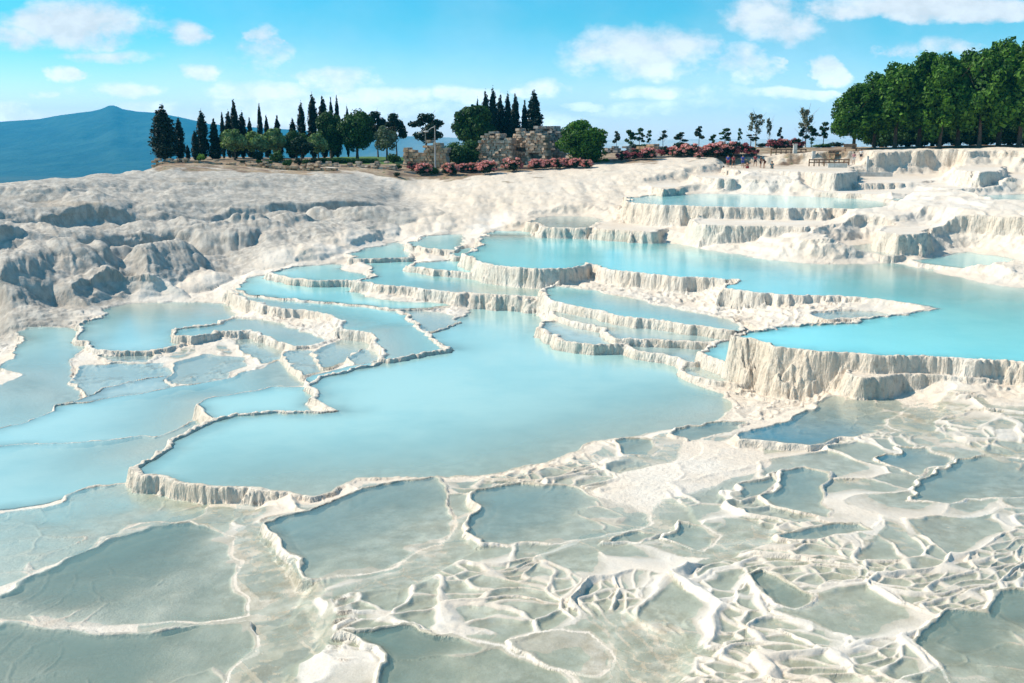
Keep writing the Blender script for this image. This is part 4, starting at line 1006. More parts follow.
random.seed(3)
G = 'dark cypresses on the left edge of the plateau'
L = [
 ('cypress_wide', 162, 103.5, 24, 146, 'broad dark cypress with pale trunks, leftmost tree standing against the blue mountain', 0),
 ('cypress', 178, 119, 9, 148, 'slim cypress close beside the broad leftmost cypress', 0),
 ('cypress', 185.5, 145, 4, 149, 'tiny young cypress standing alone right of the broad leftmost cypress', 0),
 ('cypress', 193.5, 131, 7, 152, 'short dark cypress at the foot of the tall pair next to the mountain gap', 0),
 ('cypress', 201, 111.5, 10, 154, 'tall pointed cypress in front of the mountain with a ragged bushier one at its right', 0),
 ('cypress_b', 213, 119, 12, 153, 'ragged bushy cypress right of a tall pointed one against the mountain', 0),
 ('cypress', 221.5, 113, 4.5, 158, 'needle thin cypress left of the tallest triple peaked cypress clump', 0),
 ('cypress_b', 234, 101, 12, 160, 'tallest cypress of the clump behind the left pale leafy tree', 0),
 ('cypress', 228, 112, 8, 161, 'lower shoulder cypress on the left of the tallest clump', 0),
 ('cypress', 241.5, 113, 8, 161, 'lower shoulder cypress on the right of the tallest clump', 0),
 ('cypress_b', 249, 118, 8, 164, 'small cypress tip showing above the two pale leafy trees', 0),
 ('cypress', 259.5, 104.5, 5, 164, 'very thin tall cypress rising above the middle pale leafy tree', 0),
 ('cypress_b', 266, 116, 8, 165, 'small cone shaped cypress just right of the very thin tall one', 0),
 ('cypress_b', 276.5, 116, 10, 165, 'blunt topped cypress above the right pale leafy tree', 0),
 ('cypress_b', 292, 119, 12, 165, 'low dark cypress left of the narrow ragged one near the big round trees', 0),
 ('cypress', 301, 103.5, 8, 164, 'narrow ragged cypress left of the paired tall spires', 0),
 ('cypress', 312.5, 95.5, 10, 166, 'left one of the two tallest cypress spires beside the big round trees', 0),
 ('cypress', 322.5, 97.5, 10, 167, 'right one of the two tallest cypress spires beside the big round trees', 0),
 ('cypress_b', 331, 98, 7, 172, 'cypress tip behind the big round tree, left of a twin tip', 0),
 ('cypress_b', 337, 97, 8, 172, 'cypress tip behind the big round tree, right of a twin tip', 0),
 ('cypress', 347, 107, 4, 172, 'little cypress point poking out between the two big round crowns', 0),
 ('cypress', 477.5, 100, 4, 168, 'small cypress tip just above the dome of the umbrella pine', 1),
 ('cypress', 485.5, 92.5, 8, 168, 'ragged cypress right behind the umbrella pine', 1),
 ('cypress', 493, 89.5, 8, 168, 'tallest thin cypress in the group behind the ruins', 1),
 ('cypress', 500.5, 96, 8, 169, 'cypress just right of the tallest thin one behind the ruins', 1),
 ('cypress', 507.5, 95, 7, 169, 'middle cypress of the crowded row behind the ruins', 1),
 ('cypress', 515, 95, 8, 168, 'cypress at the right end of the crowded row behind the ruins', 1),
 ('cypress_b', 524.5, 101, 9, 168, 'dark cypress joined to the left side of the widest cone behind the ruins', 1),
 ('cypress_b', 534, 92, 20, 167, 'widest cone shaped cypress behind the right ruin', 1),
]
G2 = 'dark cypresses behind the ruins'
for k, px, yt, wpx, D, lab, g in L:
    wpx *= 1.35 if g else 1.15
    plant(k, 'cypress_tree', px, yt, wpx, D, lab, 'cypress', G2 if g else G)
# broadleaf trees and pines, left to right
for k, nm, px, yt, wpx, D, lab, cat, g in [
 ('pale_tree', 'leafy_tree', 233, 129, 30, 152, 'pale green leafy tree below the tallest cypress clump, leftmost of three', 'tree', 'pale leafy trees of the garden'),
 ('pale_tree', 'leafy_tree', 255, 131, 26, 153, 'pale green leafy tree in the middle of the three below the thin cypresses', 'tree', 'pale leafy trees of the garden'),
 ('pale_tree', 'leafy_tree', 274, 128, 24, 155, 'pale green leafy tree nearest the round clipped dark tree', 'tree', 'pale leafy trees of the garden'),
 ('broad', 'round_tree', 295, 131, 26, 156, 'low wide green tree left of the big round crowns', 'tree', None),
 ('lollipop', 'clipped_tree', 300, 137, 24, 150, 'clipped ball shaped green tree in front of the low wide tree', 'tree', None),
 ('broad', 'round_tree', 330, 112, 32, 160, 'big round dark green tree under the twin cypress tips', 'tree', 'big round trees of the garden'),
 ('broad', 'round_tree', 356, 111, 38, 158, 'largest round dark green tree, right of its twin crown', 'tree', 'big round trees of the garden'),
 ('pale_tree', 'leafy_tree', 317, 133, 22, 153, 'grey green leafy tree tucked between the clipped ball tree and the big crown', 'tree', 'pale leafy trees of the garden'),
 ('airy_pine', 'pine_tree', 377, 112, 26, 168, 'open dark pine behind the silvery olive tree, left one', 'pine', 'open dark pines beside the left ruin'),
 ('airy_pine', 'pine_tree', 396, 114, 26, 166, 'open dark pine with thin bare stems right of the silvery olive tree', 'pine', 'open dark pines beside the left ruin'),
 ('olive', 'olive_tree', 386, 124, 27, 154, 'silvery pale olive tree on the lawn edge', 'olive tree', None),
 ('airy_pine', 'pine_tree', 426, 114, 36, 170, 'tiered dark pine standing behind the left ruined wall and lamp post', 'pine', 'open dark pines beside the left ruin'),
 ('umbrella', 'umbrella_pine', 474, 105, 43, 160, 'round headed umbrella pine behind the glossy green bush', 'pine', None),
 ('round', 'round_tree', 583, 120, 53, 146, 'bright green round tree hiding the right end of the ruins', 'tree', None),
 ('bare', 'sparse_tree', 757, 113, 22, 178, 'sparse grey green tree with forked branches above the tan slope', 'tree', 'sparse grey trees by the terrace'),
 ('bare', 'sparse_tree', 770, 118, 10, 179, 'slender sparse tree leaning beside the forked one', 'tree', 'sparse grey trees by the terrace'),
 ('bare', 'sparse_tree', 807, 108, 22, 176, 'tall sparse grey tree closest to the dark forest', 'tree', 'sparse grey trees by the terrace')]:
    plant(k, nm, px, yt, wpx, D, lab, cat, g)
# young trees along the horizon
ymarks = [(617, 131, 9, 'young', 'single small dark tree on a thin stem just right of the round bright tree'),
 (631, 131, 10, 'young', 'dark topped young tree, left of a close pair above the small stone ruin'),
 (640, 129, 11, 'young_green', 'brighter young tree, right of a close pair above the small stone ruin'),
 (650, 131, 7, 'young', 'thin young tree right of the close pair'),
 (664, 130, 12, 'young_green', 'bushy young tree, left of two above the left half of the pink hedge'),
 (681, 132, 14, 'young_green', 'wide bushy young tree above the left half of the pink hedge'),
 (700, 126, 11, 'young', 'tallest stemmed young tree above the middle of the pink hedge'),
 (714, 135, 6, 'young', 'smallest young tree between the tallest stemmed one and the leafy one'),
 (726, 129, 15, 'young_green', 'leafy young tree above the darkest pink oleander'),
 (741, 129, 6, 'young', 'thin stemmed young tree between the leafy one and the low round one'),
 (752, 134, 16, 'lollipop', 'low round dark tree at the foot of the forked sparse tree'),
 (781, 127, 6, 'young', 'lone thin young tree between the two sparse grey trees'),
 (804, 127, 9, 'young', 'small dark tree left of the trunk of the sparse grey tree by the forest'),
 (813, 127, 10, 'young', 'small dark tree right of the trunk of the sparse grey tree by the forest'),
 (825, 123, 13, 'young', 'dark tufted tree midway between the sparse grey tree and the forest')]
for i_, (px, yt, wpx, k, lab) in enumerate(ymarks):
    k = ['young', 'young_c', 'young_b', 'young_green'][(i_ * 7 + i_ // 3) % 4]; wpx *= 1.0 if k == 'young' else 1.25
    plant(k, 'young_tree', px, yt, wpx, 176, lab, 'tree', 'young trees along the horizon')
# the forest on the right
FOR = [(856, 86, 42, 146, 'a', 'leftmost forest tree, lowest rounded crown hanging towards the benches'),
 (876, 76, 44, 150, 'b', 'second forest tree from the left, a step taller than the edge tree'),
 (897, 63, 48, 148, 'c', 'third forest tree from the left'),
 (921, 54, 50, 152, 'a', 'fourth forest tree from the left with a domed top'),
 (942, 58, 44, 147, 'b', 'fifth forest tree, slightly lower than the domed one beside it'),
 (960, 51, 48, 151, 'c', 'sixth forest tree, with sunlit yellow green top'),
 (982, 51, 46, 147, 'a', 'seventh forest tree, in front of the taller right crowns'),
 (1001, 44, 50, 152, 'b', 'eighth forest tree, rising near the right edge'),
 (1022, 37, 54, 148, 'c', 'tallest forest tree, cut by the right edge of the view'),
 (1050, 40, 54, 152, 'a', 'forest tree beyond the tallest one, mostly outside the view')]
for px, yt, wpx, D, v, lab in FOR:
    D += 10; wpx *= 1.16
    plant('forest_' + v, 'forest_tree', px, yt, wpx, D, lab, 'tree', 'trees of the dark forest')
for i, (px, yt, D) in enumerate([(884, 82, 166), (910, 70, 168), (935, 66, 166), (958, 62, 168), (985, 58, 166), (1012, 52, 168), (1040, 50, 168)]):
    plant('forest_' + 'abc'[i % 3], 'forest_tree', px, yt, 52, D + 10, ['rear forest tree behind the second and third from the left', 'rear forest tree behind the third and fourth from the left', 'rear forest tree behind the domed one', 'rear forest tree behind the sunlit yellow green top', 'rear forest tree behind the seventh', 'rear forest tree behind the eighth', 'rear forest tree behind the tallest'][i], 'tree', 'trees of the dark forest')
for i, px in enumerate([882, 899, 916, 933, 950, 967, 984, 1001, 1018, 1035]):
    plant('big_shrub', 'undergrowth_bush', px, 121 - (i % 3) * 2, 36, 176 - (i % 2) * 5, ['dark bush under the forest, first from the left end', 'dark bush under the forest, second from the left end', 'dark bush under the forest, third from the left end', 'dark bush under the forest, fourth from the left end', 'dark bush under the middle of the forest', 'dark bush just right of the middle of the forest', 'dark bush under the forest, fourth from the right edge', 'dark bush under the forest, third from the right edge', 'dark bush under the forest, second from the right edge', 'dark bush under the forest at the right edge'][i], 'bush', 'bushes under the forest')
# shrubs of the garden on the left
SH = [(198, 153, 9, 148, 'lime_shrub', 'light green low shrub between the cypresses'),
 (257, 159, 7, 145, 'green_shrub', 'round green shrub, leftmost of the row in front of the pale trees'),
 (240, 160, 6, 144, 'shrub', 'small dark shrub left of the row on the brown terraces'),
 (266, 159, 9, 145, 'green_shrub', 'round green shrub second in the row before the pale trees'),
 (275, 149, 15, 149, 'green_shrub', 'taller rounded green shrub behind the row'),
 (285, 158, 10, 143, 'green_shrub', 'dark green shrub standing lowest on the brown terraces'),
 (296, 158, 8, 146, 'shrub', 'dark shrub below the clipped ball tree'),
 (303, 158, 8, 147, 'green_shrub', 'green shrub right below the clipped ball tree'),
 (312, 157, 9, 147, 'shrub', 'dark shrub left of the clipped hedge'),
 (256, 150, 10, 150, 'shrub', 'black green bush in the shade of the middle pale tree'),
 (393, 152, 14, 150, 'green_shrub', 'green shrub at the foot of the silvery olive tree'),
 (397, 163, 8, 142, 'green_shrub', 'small bright shrub at the corner of the left ruin'),
 (395.5, 172, 8, 134, 'shrub', 'dark ball shrub at the edge of the white slope below the left ruin'),
 (433, 166, 11, 139, 'green_shrub', 'green shrub at the foot of the lamp post'),
 (597, 158, 12, 146, 'lime_shrub', 'bright lime shrub at the right foot of the round bright tree'),
 (607, 160, 9, 147, 'lime_shrub', 'yellowish shrub right of the bright lime one')]
for px, yt, wpx, D, k, lab in SH:
    plant(k, 'garden_shrub', px, yt, wpx, D, lab, 'shrub', 'garden shrubs')
for i, (px, lab) in enumerate([(328, 'left section of the clipped green hedge before the lawn'), (347, 'middle section of the clipped green hedge before the lawn'), (366, 'right section of the clipped green hedge before the lawn')]):
    plant('hedge', 'clipped_hedge', px, 158, 20, 150, lab, 'hedge', 'clipped hedge of the garden', rz=0)
plant('big_shrub', 'glossy_bush', 462, 139, 38, 148, 'large glossy green bush between the two ruined walls', 'bush')
plant('big_shrub', 'dark_bush', 700, 146, 34, 170, 'long dark bush behind the left half of the pink hedge', 'bush', 'dark bushes behind the pink hedge')
plant('big_shrub', 'dark_bush', 737, 146, 30, 170, 'dark bush behind the right half of the pink hedge', 'bush', 'dark bushes behind the pink hedge')
plant('big_shrub', 'dark_bush', 668, 149, 26, 172, 'dark bush right of the small stone ruin', 'bush', 'dark bushes behind the pink hedge')
LB = [('clump of low green scrub right of the low heap of ruined stones', 636), ('low green scrub behind the reddish oleanders', 652), ('low dark scrub under the left wide bushy young tree', 682), ('low scrub below the smallest young tree', 714),
      ('low scrub between the low round dark tree and the rosy oleanders', 765), ('low scrub beneath the lone thin young tree', 781), ('low scrub left of the two small trees by the sparse grey tree', 796), ('low scrub below the dark tufted tree', 824), ('low scrub at the left foot of the forest', 838)]
for i, (lab, px) in enumerate(LB):
    plant(['shrub', 'green_shrub'][i % 2], 'low_scrub', px, 144 - i % 3, 17 + 4 * (i % 2), 170 + 2 * (i % 3), lab, 'shrub', 'low scrub along the horizon')
OL = [(412, 162, 10, 139, 1, 'dark red oleander against the left ruin'), (423, 163, 14, 140, 0, 'pink oleander left of the lamp post'),
 (449, 162.5, 15, 141, 0, 'pink oleander, first one right of the lamp post'), (463, 163, 11, 141, 0, 'pink oleander, second one right of the lamp post'),
 (474, 162, 12, 142, 0, 'pale pink oleander in front of the left edge of the middle ruin'), (487, 161.5, 17, 142, 0, 'wide pale pink oleander at the foot of the middle ruin'),
 (512, 161, 17, 144, 0, 'single pink oleander standing apart below the dark gap of the middle ruin'), (536, 160, 13, 145, 0, 'pink oleander starting the row below the right ruin'),
 (546, 159.5, 12, 145, 0, 'second oleander of the row below the right ruin'), (556, 159, 13, 145, 0, 'third oleander of the row below the right ruin'),
 (566, 159, 12, 146, 0, 'oleander at the left foot of the round bright tree'), (576, 158, 12, 143, 0, 'oleander in front of the round bright tree'),
 (587, 159, 11, 143, 0, 'last oleander in front of the round bright tree'),
 (625, 153, 13, 150, 1, 'reddish oleander, left one of the group below the small stone ruin'), (638, 151.5, 14, 151, 1, 'reddish oleander in the middle of the group below the small stone ruin'),
 (650, 152, 14, 151, 0, 'pinker oleander, right one of the group below the small stone ruin'), (667, 147, 13, 156, 1, 'tall dark red oleander starting the long pink hedge'),
 (679, 150, 14, 154, 0, 'second oleander of the long pink hedge'), (691, 149, 16, 154, 0, 'wide pink oleander, third of the long hedge'),
 (704, 149, 12, 155, 0, 'narrow oleander, fourth of the long hedge'), (714, 147.5, 16, 155, 0, 'fifth oleander of the long pink hedge'),
 (727, 142.5, 20, 156, 0, 'tallest broad oleander behind the bathers at the left'), (740, 143, 16, 157, 1, 'dark rosy oleander right behind the bathers'),
 (753, 149, 12, 156, 1, 'low dark oleander at the right end behind the bathers'),
 (776, 141, 13, 168, 1, 'dark rosy oleander above the tan slope, left one'), (785, 140, 12, 169, 0, 'rosy oleander above the tan slope, right neighbour of the dark one'),
 (798, 139, 13, 170, 1, 'deep red oleander beside the white post'), (700, 160.5, 7, 150, 0, 'low pink oleander sprig at the lower edge of the hedge'),
 (213, 152, 8, 147, 0, 'lone pink flowering shrub among the cypresses on the left')]
for px, yt, wpx, D, r_, lab in OL:
    plant('red_oleander' if r_ else 'oleander', 'oleander_bush', px, yt, wpx, D, lab, 'oleander', 'flowering oleanders')

# ------------------------------------------------------------------ ruins
def ruin(name, label, px0, px1, D, top, thick, mat, holes=(), seed=0, course=.36, turn=-0.32):
    rg = random.Random(seed)
    xc, yc, zc = spot((px0 + px1) / 2, D); k = D / F; az = math.atan2(xc, yc)
    root = empty(name, (xc, yc, zc + CZ), -az + turn); tag(root, label, 'ruin', 'old stone ruins')
    tx = [(p - (px0 + px1) / 2) * k for p, _ in top]; tz = [on_dist(p, q, D)[2] - zc for p, q in top]
    W = (px1 - px0) * k
    hs_ = [((a - (px0 + px1) / 2) * k, (b - (px0 + px1) / 2) * k, (HOR - d) * k - zc, (HOR - c) * k - zc) for a, b, c, d in holes]
    m = MB(); core = MB(); z = -.6
    while z < max(tz) + .2:
        ch = course * rg.uniform(.8, 1.2); x = -W / 2 + rg.uniform(-.2, .2)
        while x < W / 2:
            bw = rg.uniform(.35, .9)
            xm = x + bw / 2; lim = np.interp(xm, tx, tz) + rg.uniform(-.55, .35)
            hole = any(a < xm < b and c < z + ch / 2 < d for a, b, c, d in hs_)
            if z + ch * .5 < lim:
                for sgn in ((1,) if hole else (-1, 1)):
                    m.box((xm, sgn * thick / 2 + rg.uniform(-.28, .28), z + ch / 2 + rg.uniform(-.04, .04)), (bw * .93, .6, ch * .92), rg.uniform(-.2, .2), rg.uniform(.75, 1))
                core.box((xm, thick * .3 if hole else 0, z + ch * .4), (bw * 1.02, thick * (.3 if hole else .86), ch * 1.05), 0, .97)
            x += bw
        z += ch
    child('stone_face', m.mesh('stone_face', mat), root); child('rubble_core', core.mesh('rubble_core', STONE_G), root)
    return root


ruin('ruined_wall', 'low orange ruined wall behind the lamp post, leftmost ruin', 404, 446, 146, [(404, 147), (410, 148), (418, 149), (425, 149), (428, 143), (434, 141), (441, 142), (446, 147)], 1.6, STONE_O, seed=1)
ruin('ruined_wall', 'jagged ruined wall block right of the glossy green bush', 480, 512, 150, [(480, 142), (484, 136), (490, 133), (497, 131.5), (501, 135), (505, 138), (509, 136), (512, 139)], 2.4, STONE, seed=2)
ruin('ruined_wall', 'middle ruin with a dark recess and ledge between two taller masses', 511, 538, 152, [(511, 138), (515, 141), (516, 131), (520, 129), (526, 129.5), (529, 133), (531, 142), (538, 143)], 2.0, STONE, [(518, 531, 147, 151), (513, 520, 156, 162)], seed=3)
ruin('ruined_wall', 'pale knobbly ruined pier left of the tall square ruin', 529, 548, 149, [(529, 136), (533, 132), (538, 130.5), (543, 134), (548, 139)], 2.2, STONE, [(532, 543, 152, 158)], seed=4)
ruin('ruined_wall', 'tall square grey ruin partly hidden by the round bright tree', 534, 562, 155, [(534, 129), (542, 127.5), (552, 128), (560, 129), (562, 131)], 3.0, STONE_G, seed=5)
ruin('small_stone_ruin', 'low heap of ruined stones right of the round bright tree', 604, 634, 166, [(604, 147), (612, 146), (620, 148), (628, 147), (634, 150)], 1.8, STONE_G, seed=6)
ruin('small_stone_ruin', 'low tan stone heap behind the reddish oleanders', 638, 664, 164, [(638, 149), (648, 146), (658, 145), (664, 150)], 1.8, STONE_O, seed=7)
# low walls along the brown terraces
for i, (a, b, yt, D, lab) in enumerate([(150, 192, 160.5, 143, 'low brown retaining wall below the leftmost cypresses'), (205, 262, 162.5, 141, 'low brown retaining wall below the pale leafy trees'),
    (255, 330, 165, 138, 'lowest long retaining wall of the brown terraces'), (300, 392, 163.5, 142, 'pale edging wall below the clipped hedge')]):
    ruin('retaining_wall', lab, a, b, D, [(a, yt), ((a + b) / 2, yt - .3), (b, yt)], .5, STONE_O if i < 3 else STONE, seed=20 + i, course=.25)

# ------------------------------------------------------------------ lamp posts, kerb, rail fence, benches, posts
def lamp(px, D, ytop, label, arm):
    x, y, z = spot(px, D); H = on_dist(px, ytop, D)[2] - z
    o = empty('lamp_post', (x, y, z + CZ)); tag(o, label, 'lamp post', 'lamp posts')
    m = MB(); m.tube([(0, 0, -.2), (0, 0, .5), (0, 0, H)], [.14, .10, .065], 8); child('pole', m.mesh('pole', METAL, True), o)
    m = MB(); m.tube([(0, 0, H - .15), (-arm * .5, 0, H - .35), (-arm, 0, H - .75)], [.05, .045, .04], 6); child('arm', m.mesh('arm', METAL, True), o)
    m = MB(); m.ball((-arm - .2, 0, H - .82), (.38, .2, .12)); child('lamp_head', m.mesh('lamp_head', CONC, True), o)
    m = MB(); m.box((0, 0, .15), (.5, .5, .4), 0, .85); child('base', m.mesh('base', CONC), o)
lamp(434.5, 142, 125.5, 'tall pale lamp post in front of the low orange ruin', 1.0)
lamp(425, 165, 127.5, 'shorter pale lamp post half hidden in the tiered dark pine', .6)


def bar_wall(name, label, cat, px0, px1, D0, D1, h, th, mat):
    x0, y0_, z0_ = spot(px0, D0); x1, y1_, z1_ = spot(px1, D1); m = MB(); n = 10
    for i in range(n):
        a, b = i / n, (i + 1) / n; xa, ya = x0 + (x1 - x0) * a, y0_ + (y1_ - y0_) * a; xb, yb = x0 + (x1 - x0) * b, y0_ + (y1_ - y0_) * b
        z = min(zg(xa, ya), zg(xb, yb)) + CZ; L_ = math.hypot(xb - xa, yb - ya)
        m.box(((xa + xb) / 2, (ya + yb) / 2, z + h / 2 - .15), (L_ * .995, th, h + .3), math.atan2(yb - ya, xb - xa), .97)
    me = m.mesh(name, mat); me.transform(__import__('mathutils').Matrix.Translation((-x0, -y0_, -z0_ - CZ)))
    o = bpy.data.objects.new(name, me); col.objects.link(o); o.location = (x0, y0_, z0_ + CZ); tag(o, label, cat)
bar_wall('kerb_wall', 'low white concrete kerb wall below the rail fence and forest edge', 'kerb', 831, 897, 140, 141, .55, .4, CONC)
for i, (a, b, D, lab) in enumerate([(600, 668, 147, 'thin dark kerb along the foot of the reddish oleanders'), (664, 716, 149, 'thin dark kerb along the foot of the long pink hedge'), (402, 500, 139, 'earth kerb below the oleanders by the lamp post'), (500, 600, 141, 'earth kerb below the oleanders of the right ruin')]):
    bar_wall('edging_kerb', lab, 'kerb', a, b, D, D + 2, .3, .35, STONE_G)


def fence(px0, px1, D, label, n):
    x0, y0_, z0_ = spot(px0, D); x1, y1_, _ = spot(px1, D + 2); ang = math.atan2(y1_ - y0_, x1 - x0)
    o = empty('rail_fence', (x0, y0_, z0_ + CZ), ang); tag(o, label, 'fence', 'wooden rail fences'); L_ = math.hypot(x1 - x0, y1_ - y0_)
    for k in range(n + 1):
        m = MB(); m.tube([(L_ * k / n, 0, -.3), (L_ * k / n, 0, 1.0)], [.09, .08], 6); child('post', m.mesh('post', WOOD), o)
    for z in (.5, .9):
        m = MB(); m.box((L_ / 2, 0, z), (L_, .1, .14)); child('rail', m.mesh('rail', WOOD), o)
fence(812, 852, 146, 'brown wooden rail fence in front of the benches by the forest edge', 8)
fence(773, 808, 152, 'brown wooden rail fence beside the deep red oleander', 7)


def bench(px, D, label):
    x, y, z = spot(px, D); o = empty('park_bench', (x, y, z + CZ), .1); tag(o, label, 'bench', 'benches by the forest edge')
    for nm, c, sz in (('seat', (0, 0, .45), (1.9, .45, .07)), ('backrest', (0, .24, .78), (1.9, .06, .42)), ('leg', (-.8, 0, .21), (.09, .42, .42)), ('leg', (.8, 0, .21), (.09, .42, .42))):
        m = MB(); m.box(c, sz); child(nm, m.mesh(nm, WOOD), o)
bench(838, 150, 'brown bench behind the left half of the rail fence'); bench(853, 151, 'brown bench behind the rail fence, closer to the forest')


def post(px, D, h, wd, label, cap=False):
    x, y, z = spot(px, D); m = MB(); m.box((0, 0, h / 2 - .1), (wd, wd * .7, h + .2), 0, .92)
    if cap: m.box((0, 0, h + .03), (wd * 1.2, wd * .9, .1))
    o = bpy.data.objects.new('stone_post', m.mesh('stone_post', CONC)); col.objects.link(o); o.location = (x, y, z + CZ); tag(o, label, 'post', 'pale stone posts')
post(797, 152, 1.3, .55, 'white stone post on the tan slope left of the kerb wall', True)
post(871, 144, 2.0, .26, 'thin white post standing at the forest edge')
post(816, 150, 1.0, .5, 'grey stone post left of the kerb wall end')


# ------------------------------------------------------------------ people
SKIN = mat_simple('skin', (0.42, 0.25, 0.17), (0.52, 0.32, 0.23), 8)
HAIR = mat_simple('dark_hair', (0.02, 0.014, 0.01), (0.05, 0.035, 0.025), 20)
def cloth(c): return mat_simple('cloth', tuple(k * .8 for k in c), c, 7)


def skinned(name, verts, edges, rads, mat, parent, sub=1):
    me = bpy.data.meshes.new(name); me.from_pydata(verts, edges, []); me.materials.append(mat)
    o = child(name, me, parent)
    md = o.modifiers.new('skin', 'SKIN'); md.use_smooth_shade = True
    if not me.skin_vertices: return o
    for i, r_ in enumerate(rads):
        sv_ = me.skin_vertices[0].data[i]; rr_ = r_ if isinstance(r_, tuple) else (r_, r_); sv_.radius = rr_; sv_.use_root = (i == 0)
    ms = o.modifiers.new('subdiv', 'SUBSURF'); ms.levels = sub; ms.render_levels = sub
    return o


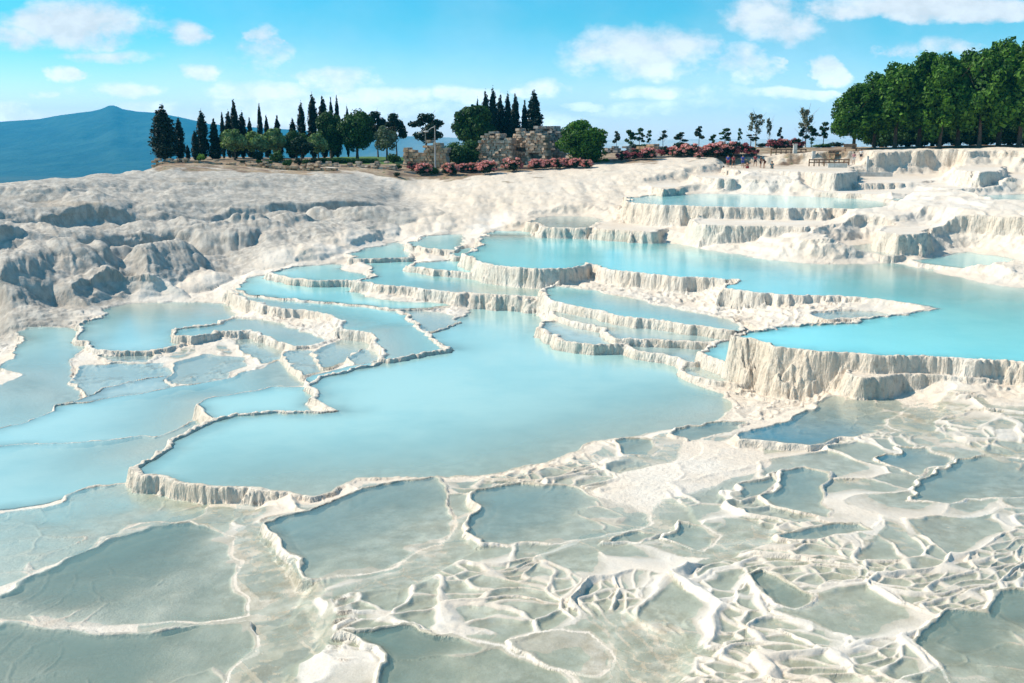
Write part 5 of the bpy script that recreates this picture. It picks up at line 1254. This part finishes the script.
def person(px, D, face, pose, top, bottom, label, dz=0.0, h=1.68):
    x, y, z = spot(px, D); s = h / 1.7
    o = empty('person', (x, y, z + CZ + dz), face, (s, s, s)); tag(o, label, 'person', 'visitors on the white terraces')
    if pose == 'stand': hip, knee, foot, sh = (0, .0, .92), (.02, .04), 0, (0, 0, 1.42)
    if pose == 'stand' or pose == 'step':
        st = .0 if pose == 'stand' else .22
        J = dict(p=(0, 0, .94), c=(0, .01, 1.18), ch=(0, .0, 1.36), n=(0, .02, 1.47), hd=(0, .04, 1.58), ht=(0, .03, 1.68),
                 lh=(-.10, 0, .90), lk=(-.11, .03 + st, .50), la=(-.11, -.02 + st, .09), lt=(-.12, .13 + st, .04), rh=(.10, 0, .90), rk=(.11, .03 - st * .5, .50), ra=(.11, -.04 - st, .10), rt=(.12, .11 - st, .04),
                 ls=(-.19, 0, 1.39), le=(-.25, -.03, 1.12), lw=(-.22, .12, .90), rs=(.19, 0, 1.39), re=(.26, .0, 1.12), rw=(.20, .20, 1.00))
    elif pose == 'bend':
        J = dict(p=(0, -.05, .88), c=(0, .12, 1.06), ch=(0, .28, 1.14), n=(0, .38, 1.17), hd=(0, .47, 1.20), ht=(0, .55, 1.24),
                 lh=(-.10, -.04, .84), lk=(-.13, .04, .46), la=(-.13, -.03, .09), lt=(-.14, .12, .04), rh=(.10, -.04, .84), rk=(.13, .10, .47), ra=(.13, .04, .09), rt=(.14, .18, .04),
                 ls=(-.18, .28, 1.14), le=(-.2, .33, .88), lw=(-.14, .36, .64), rs=(.18, .28, 1.14), re=(.2, .35, .88), rw=(.14, .40, .64))
    else:  # sitting on the ground
        J = dict(p=(0, 0, .14), c=(0, -.02, .38), ch=(0, .02, .58), n=(0, .05, .70), hd=(0, .08, .80), ht=(0, .08, .90),
                 lh=(-.10, .02, .14), lk=(-.16, .38, .42), la=(-.14, .60, .08), lt=(-.15, .74, .05), rh=(.10, .02, .14), rk=(.16, .36, .40), ra=(.14, .58, .08), rt=(.15, .72, .05),
                 ls=(-.19, .0, .60), le=(-.24, .16, .38), lw=(-.18, .36, .42), rs=(.19, .0, .60), re=(.24, .14, .38), rw=(.18, .34, .40))
    K = list(J); ix = {k: i for i, k in enumerate(K)}
    E = [('p', 'c'), ('c', 'ch'), ('ch', 'n'), ('n', 'hd'), ('hd', 'ht'), ('p', 'lh'), ('lh', 'lk'), ('lk', 'la'), ('la', 'lt'), ('p', 'rh'), ('rh', 'rk'), ('rk', 'ra'), ('ra', 'rt'),
         ('ch', 'ls'), ('ls', 'le'), ('le', 'lw'), ('ch', 'rs'), ('rs', 're'), ('re', 'rw')]
    rad = dict(p=.12, c=.11, ch=.13, n=.055, hd=.10, ht=.07, lh=.09, lk=.06, la=.04, lt=.035, rh=.09, rk=.06, ra=.04, rt=.035, ls=.06, le=.042, lw=.032, rs=.06, re=.042, rw=.032)
    skinned('body', [J[k] for k in K], [(ix[a], ix[b]) for a, b in E], [rad[k] for k in K], SKIN, o, 1)
    T = ['p', 'c', 'ch', 'ls', 'rs', 'le', 're']; t = {k: i for i, k in enumerate(T)}
    mid = lambda a, b, q: tuple(J[a][i] + (J[b][i] - J[a][i]) * q for i in range(3))
    pts = [J['p'], J['c'], J['ch'], J['ls'], J['rs'], mid('ls', 'le', .6), mid('rs', 're', .6)]
    skinned('shirt', pts, [(0, 1), (1, 2), (2, 3), (2, 4), (3, 5), (4, 6)], [.145, .135, .155, .085, .085, .07, .07], top, o, 1)
    pts = [J['p'], J['lh'], J['rh'], mid('lh', 'lk', .75), mid('rh', 'rk', .75)]
    skinned('shorts', pts, [(0, 1), (0, 2), (1, 3), (2, 4)], [.14, .115, .115, .095, .095], bottom, o, 1)
    m = MB(); hx_, hy_, hz_ = J['hd']; m.ball((hx_, hy_ - .025, hz_ + .045), (.112, .115, .115)); child('hair', m.mesh('hair', HAIR, True), o)
    m = MB(); m.ball((hx_ - .04, hy_ + .098, hz_ + .0), (.014, .01, .012)); m.ball((hx_ + .04, hy_ + .098, hz_), (.014, .01, .012)); m.ball((hx_, hy_ + .11, hz_ - .03), (.014, .02, .02)); child('face', m.mesh('face', SKIN, True), o)
    return o


CB, CR, CD, CW_, CT, CBR, CP_ = cloth((.06, .10, .40)), cloth((.45, .07, .08)), cloth((.03, .03, .04)), cloth((.7, .68, .64)), cloth((.10, .25, .28)), cloth((.16, .07, .05)), cloth((.60, .28, .30))
person(726, 134, 2.4, 'sit', CD, CD, 'person in black sitting at the left end of the bathers')
person(730, 134.5, 2.9, 'stand', CB, CR, 'person in a blue top standing next to the seated one in black', h=1.6)
person(735.5, 135, 3.6, 'step', CR, CBR, 'person in a red top striding beside the one in blue', h=1.6)
person(745, 136, 3.1, 'stand', CB, CB, 'person dressed all in dark blue standing alone on the white ledge', h=1.65)
person(750, 133, 2.2, 'sit', CBR, CR, 'person in brown sitting low to the right of the one in dark blue')
person(757.5, 141, 3.3, 'step', CR, CD, 'person in red walking uphill behind the bathers', h=1.6)
person(763, 135, 4.0, 'stand', CD, CD, 'person in dark clothes standing on the left of the right trio', h=1.5)
person(767, 134, 1.6, 'bend', CBR, CBR, 'person in brown bending forward in the right trio')
person(774.5, 133, 3.0, 'sit', CT, CT, 'person in teal sitting at the right end of the bathers')
person(857, 148, 3.0, 'stand', CP_, CW_, 'person in a pink top standing behind the rail fence under the forest edge')
person(864, 149, 2.5, 'stand', CW_, CD, 'person in a white top in the shade of the leftmost forest tree')
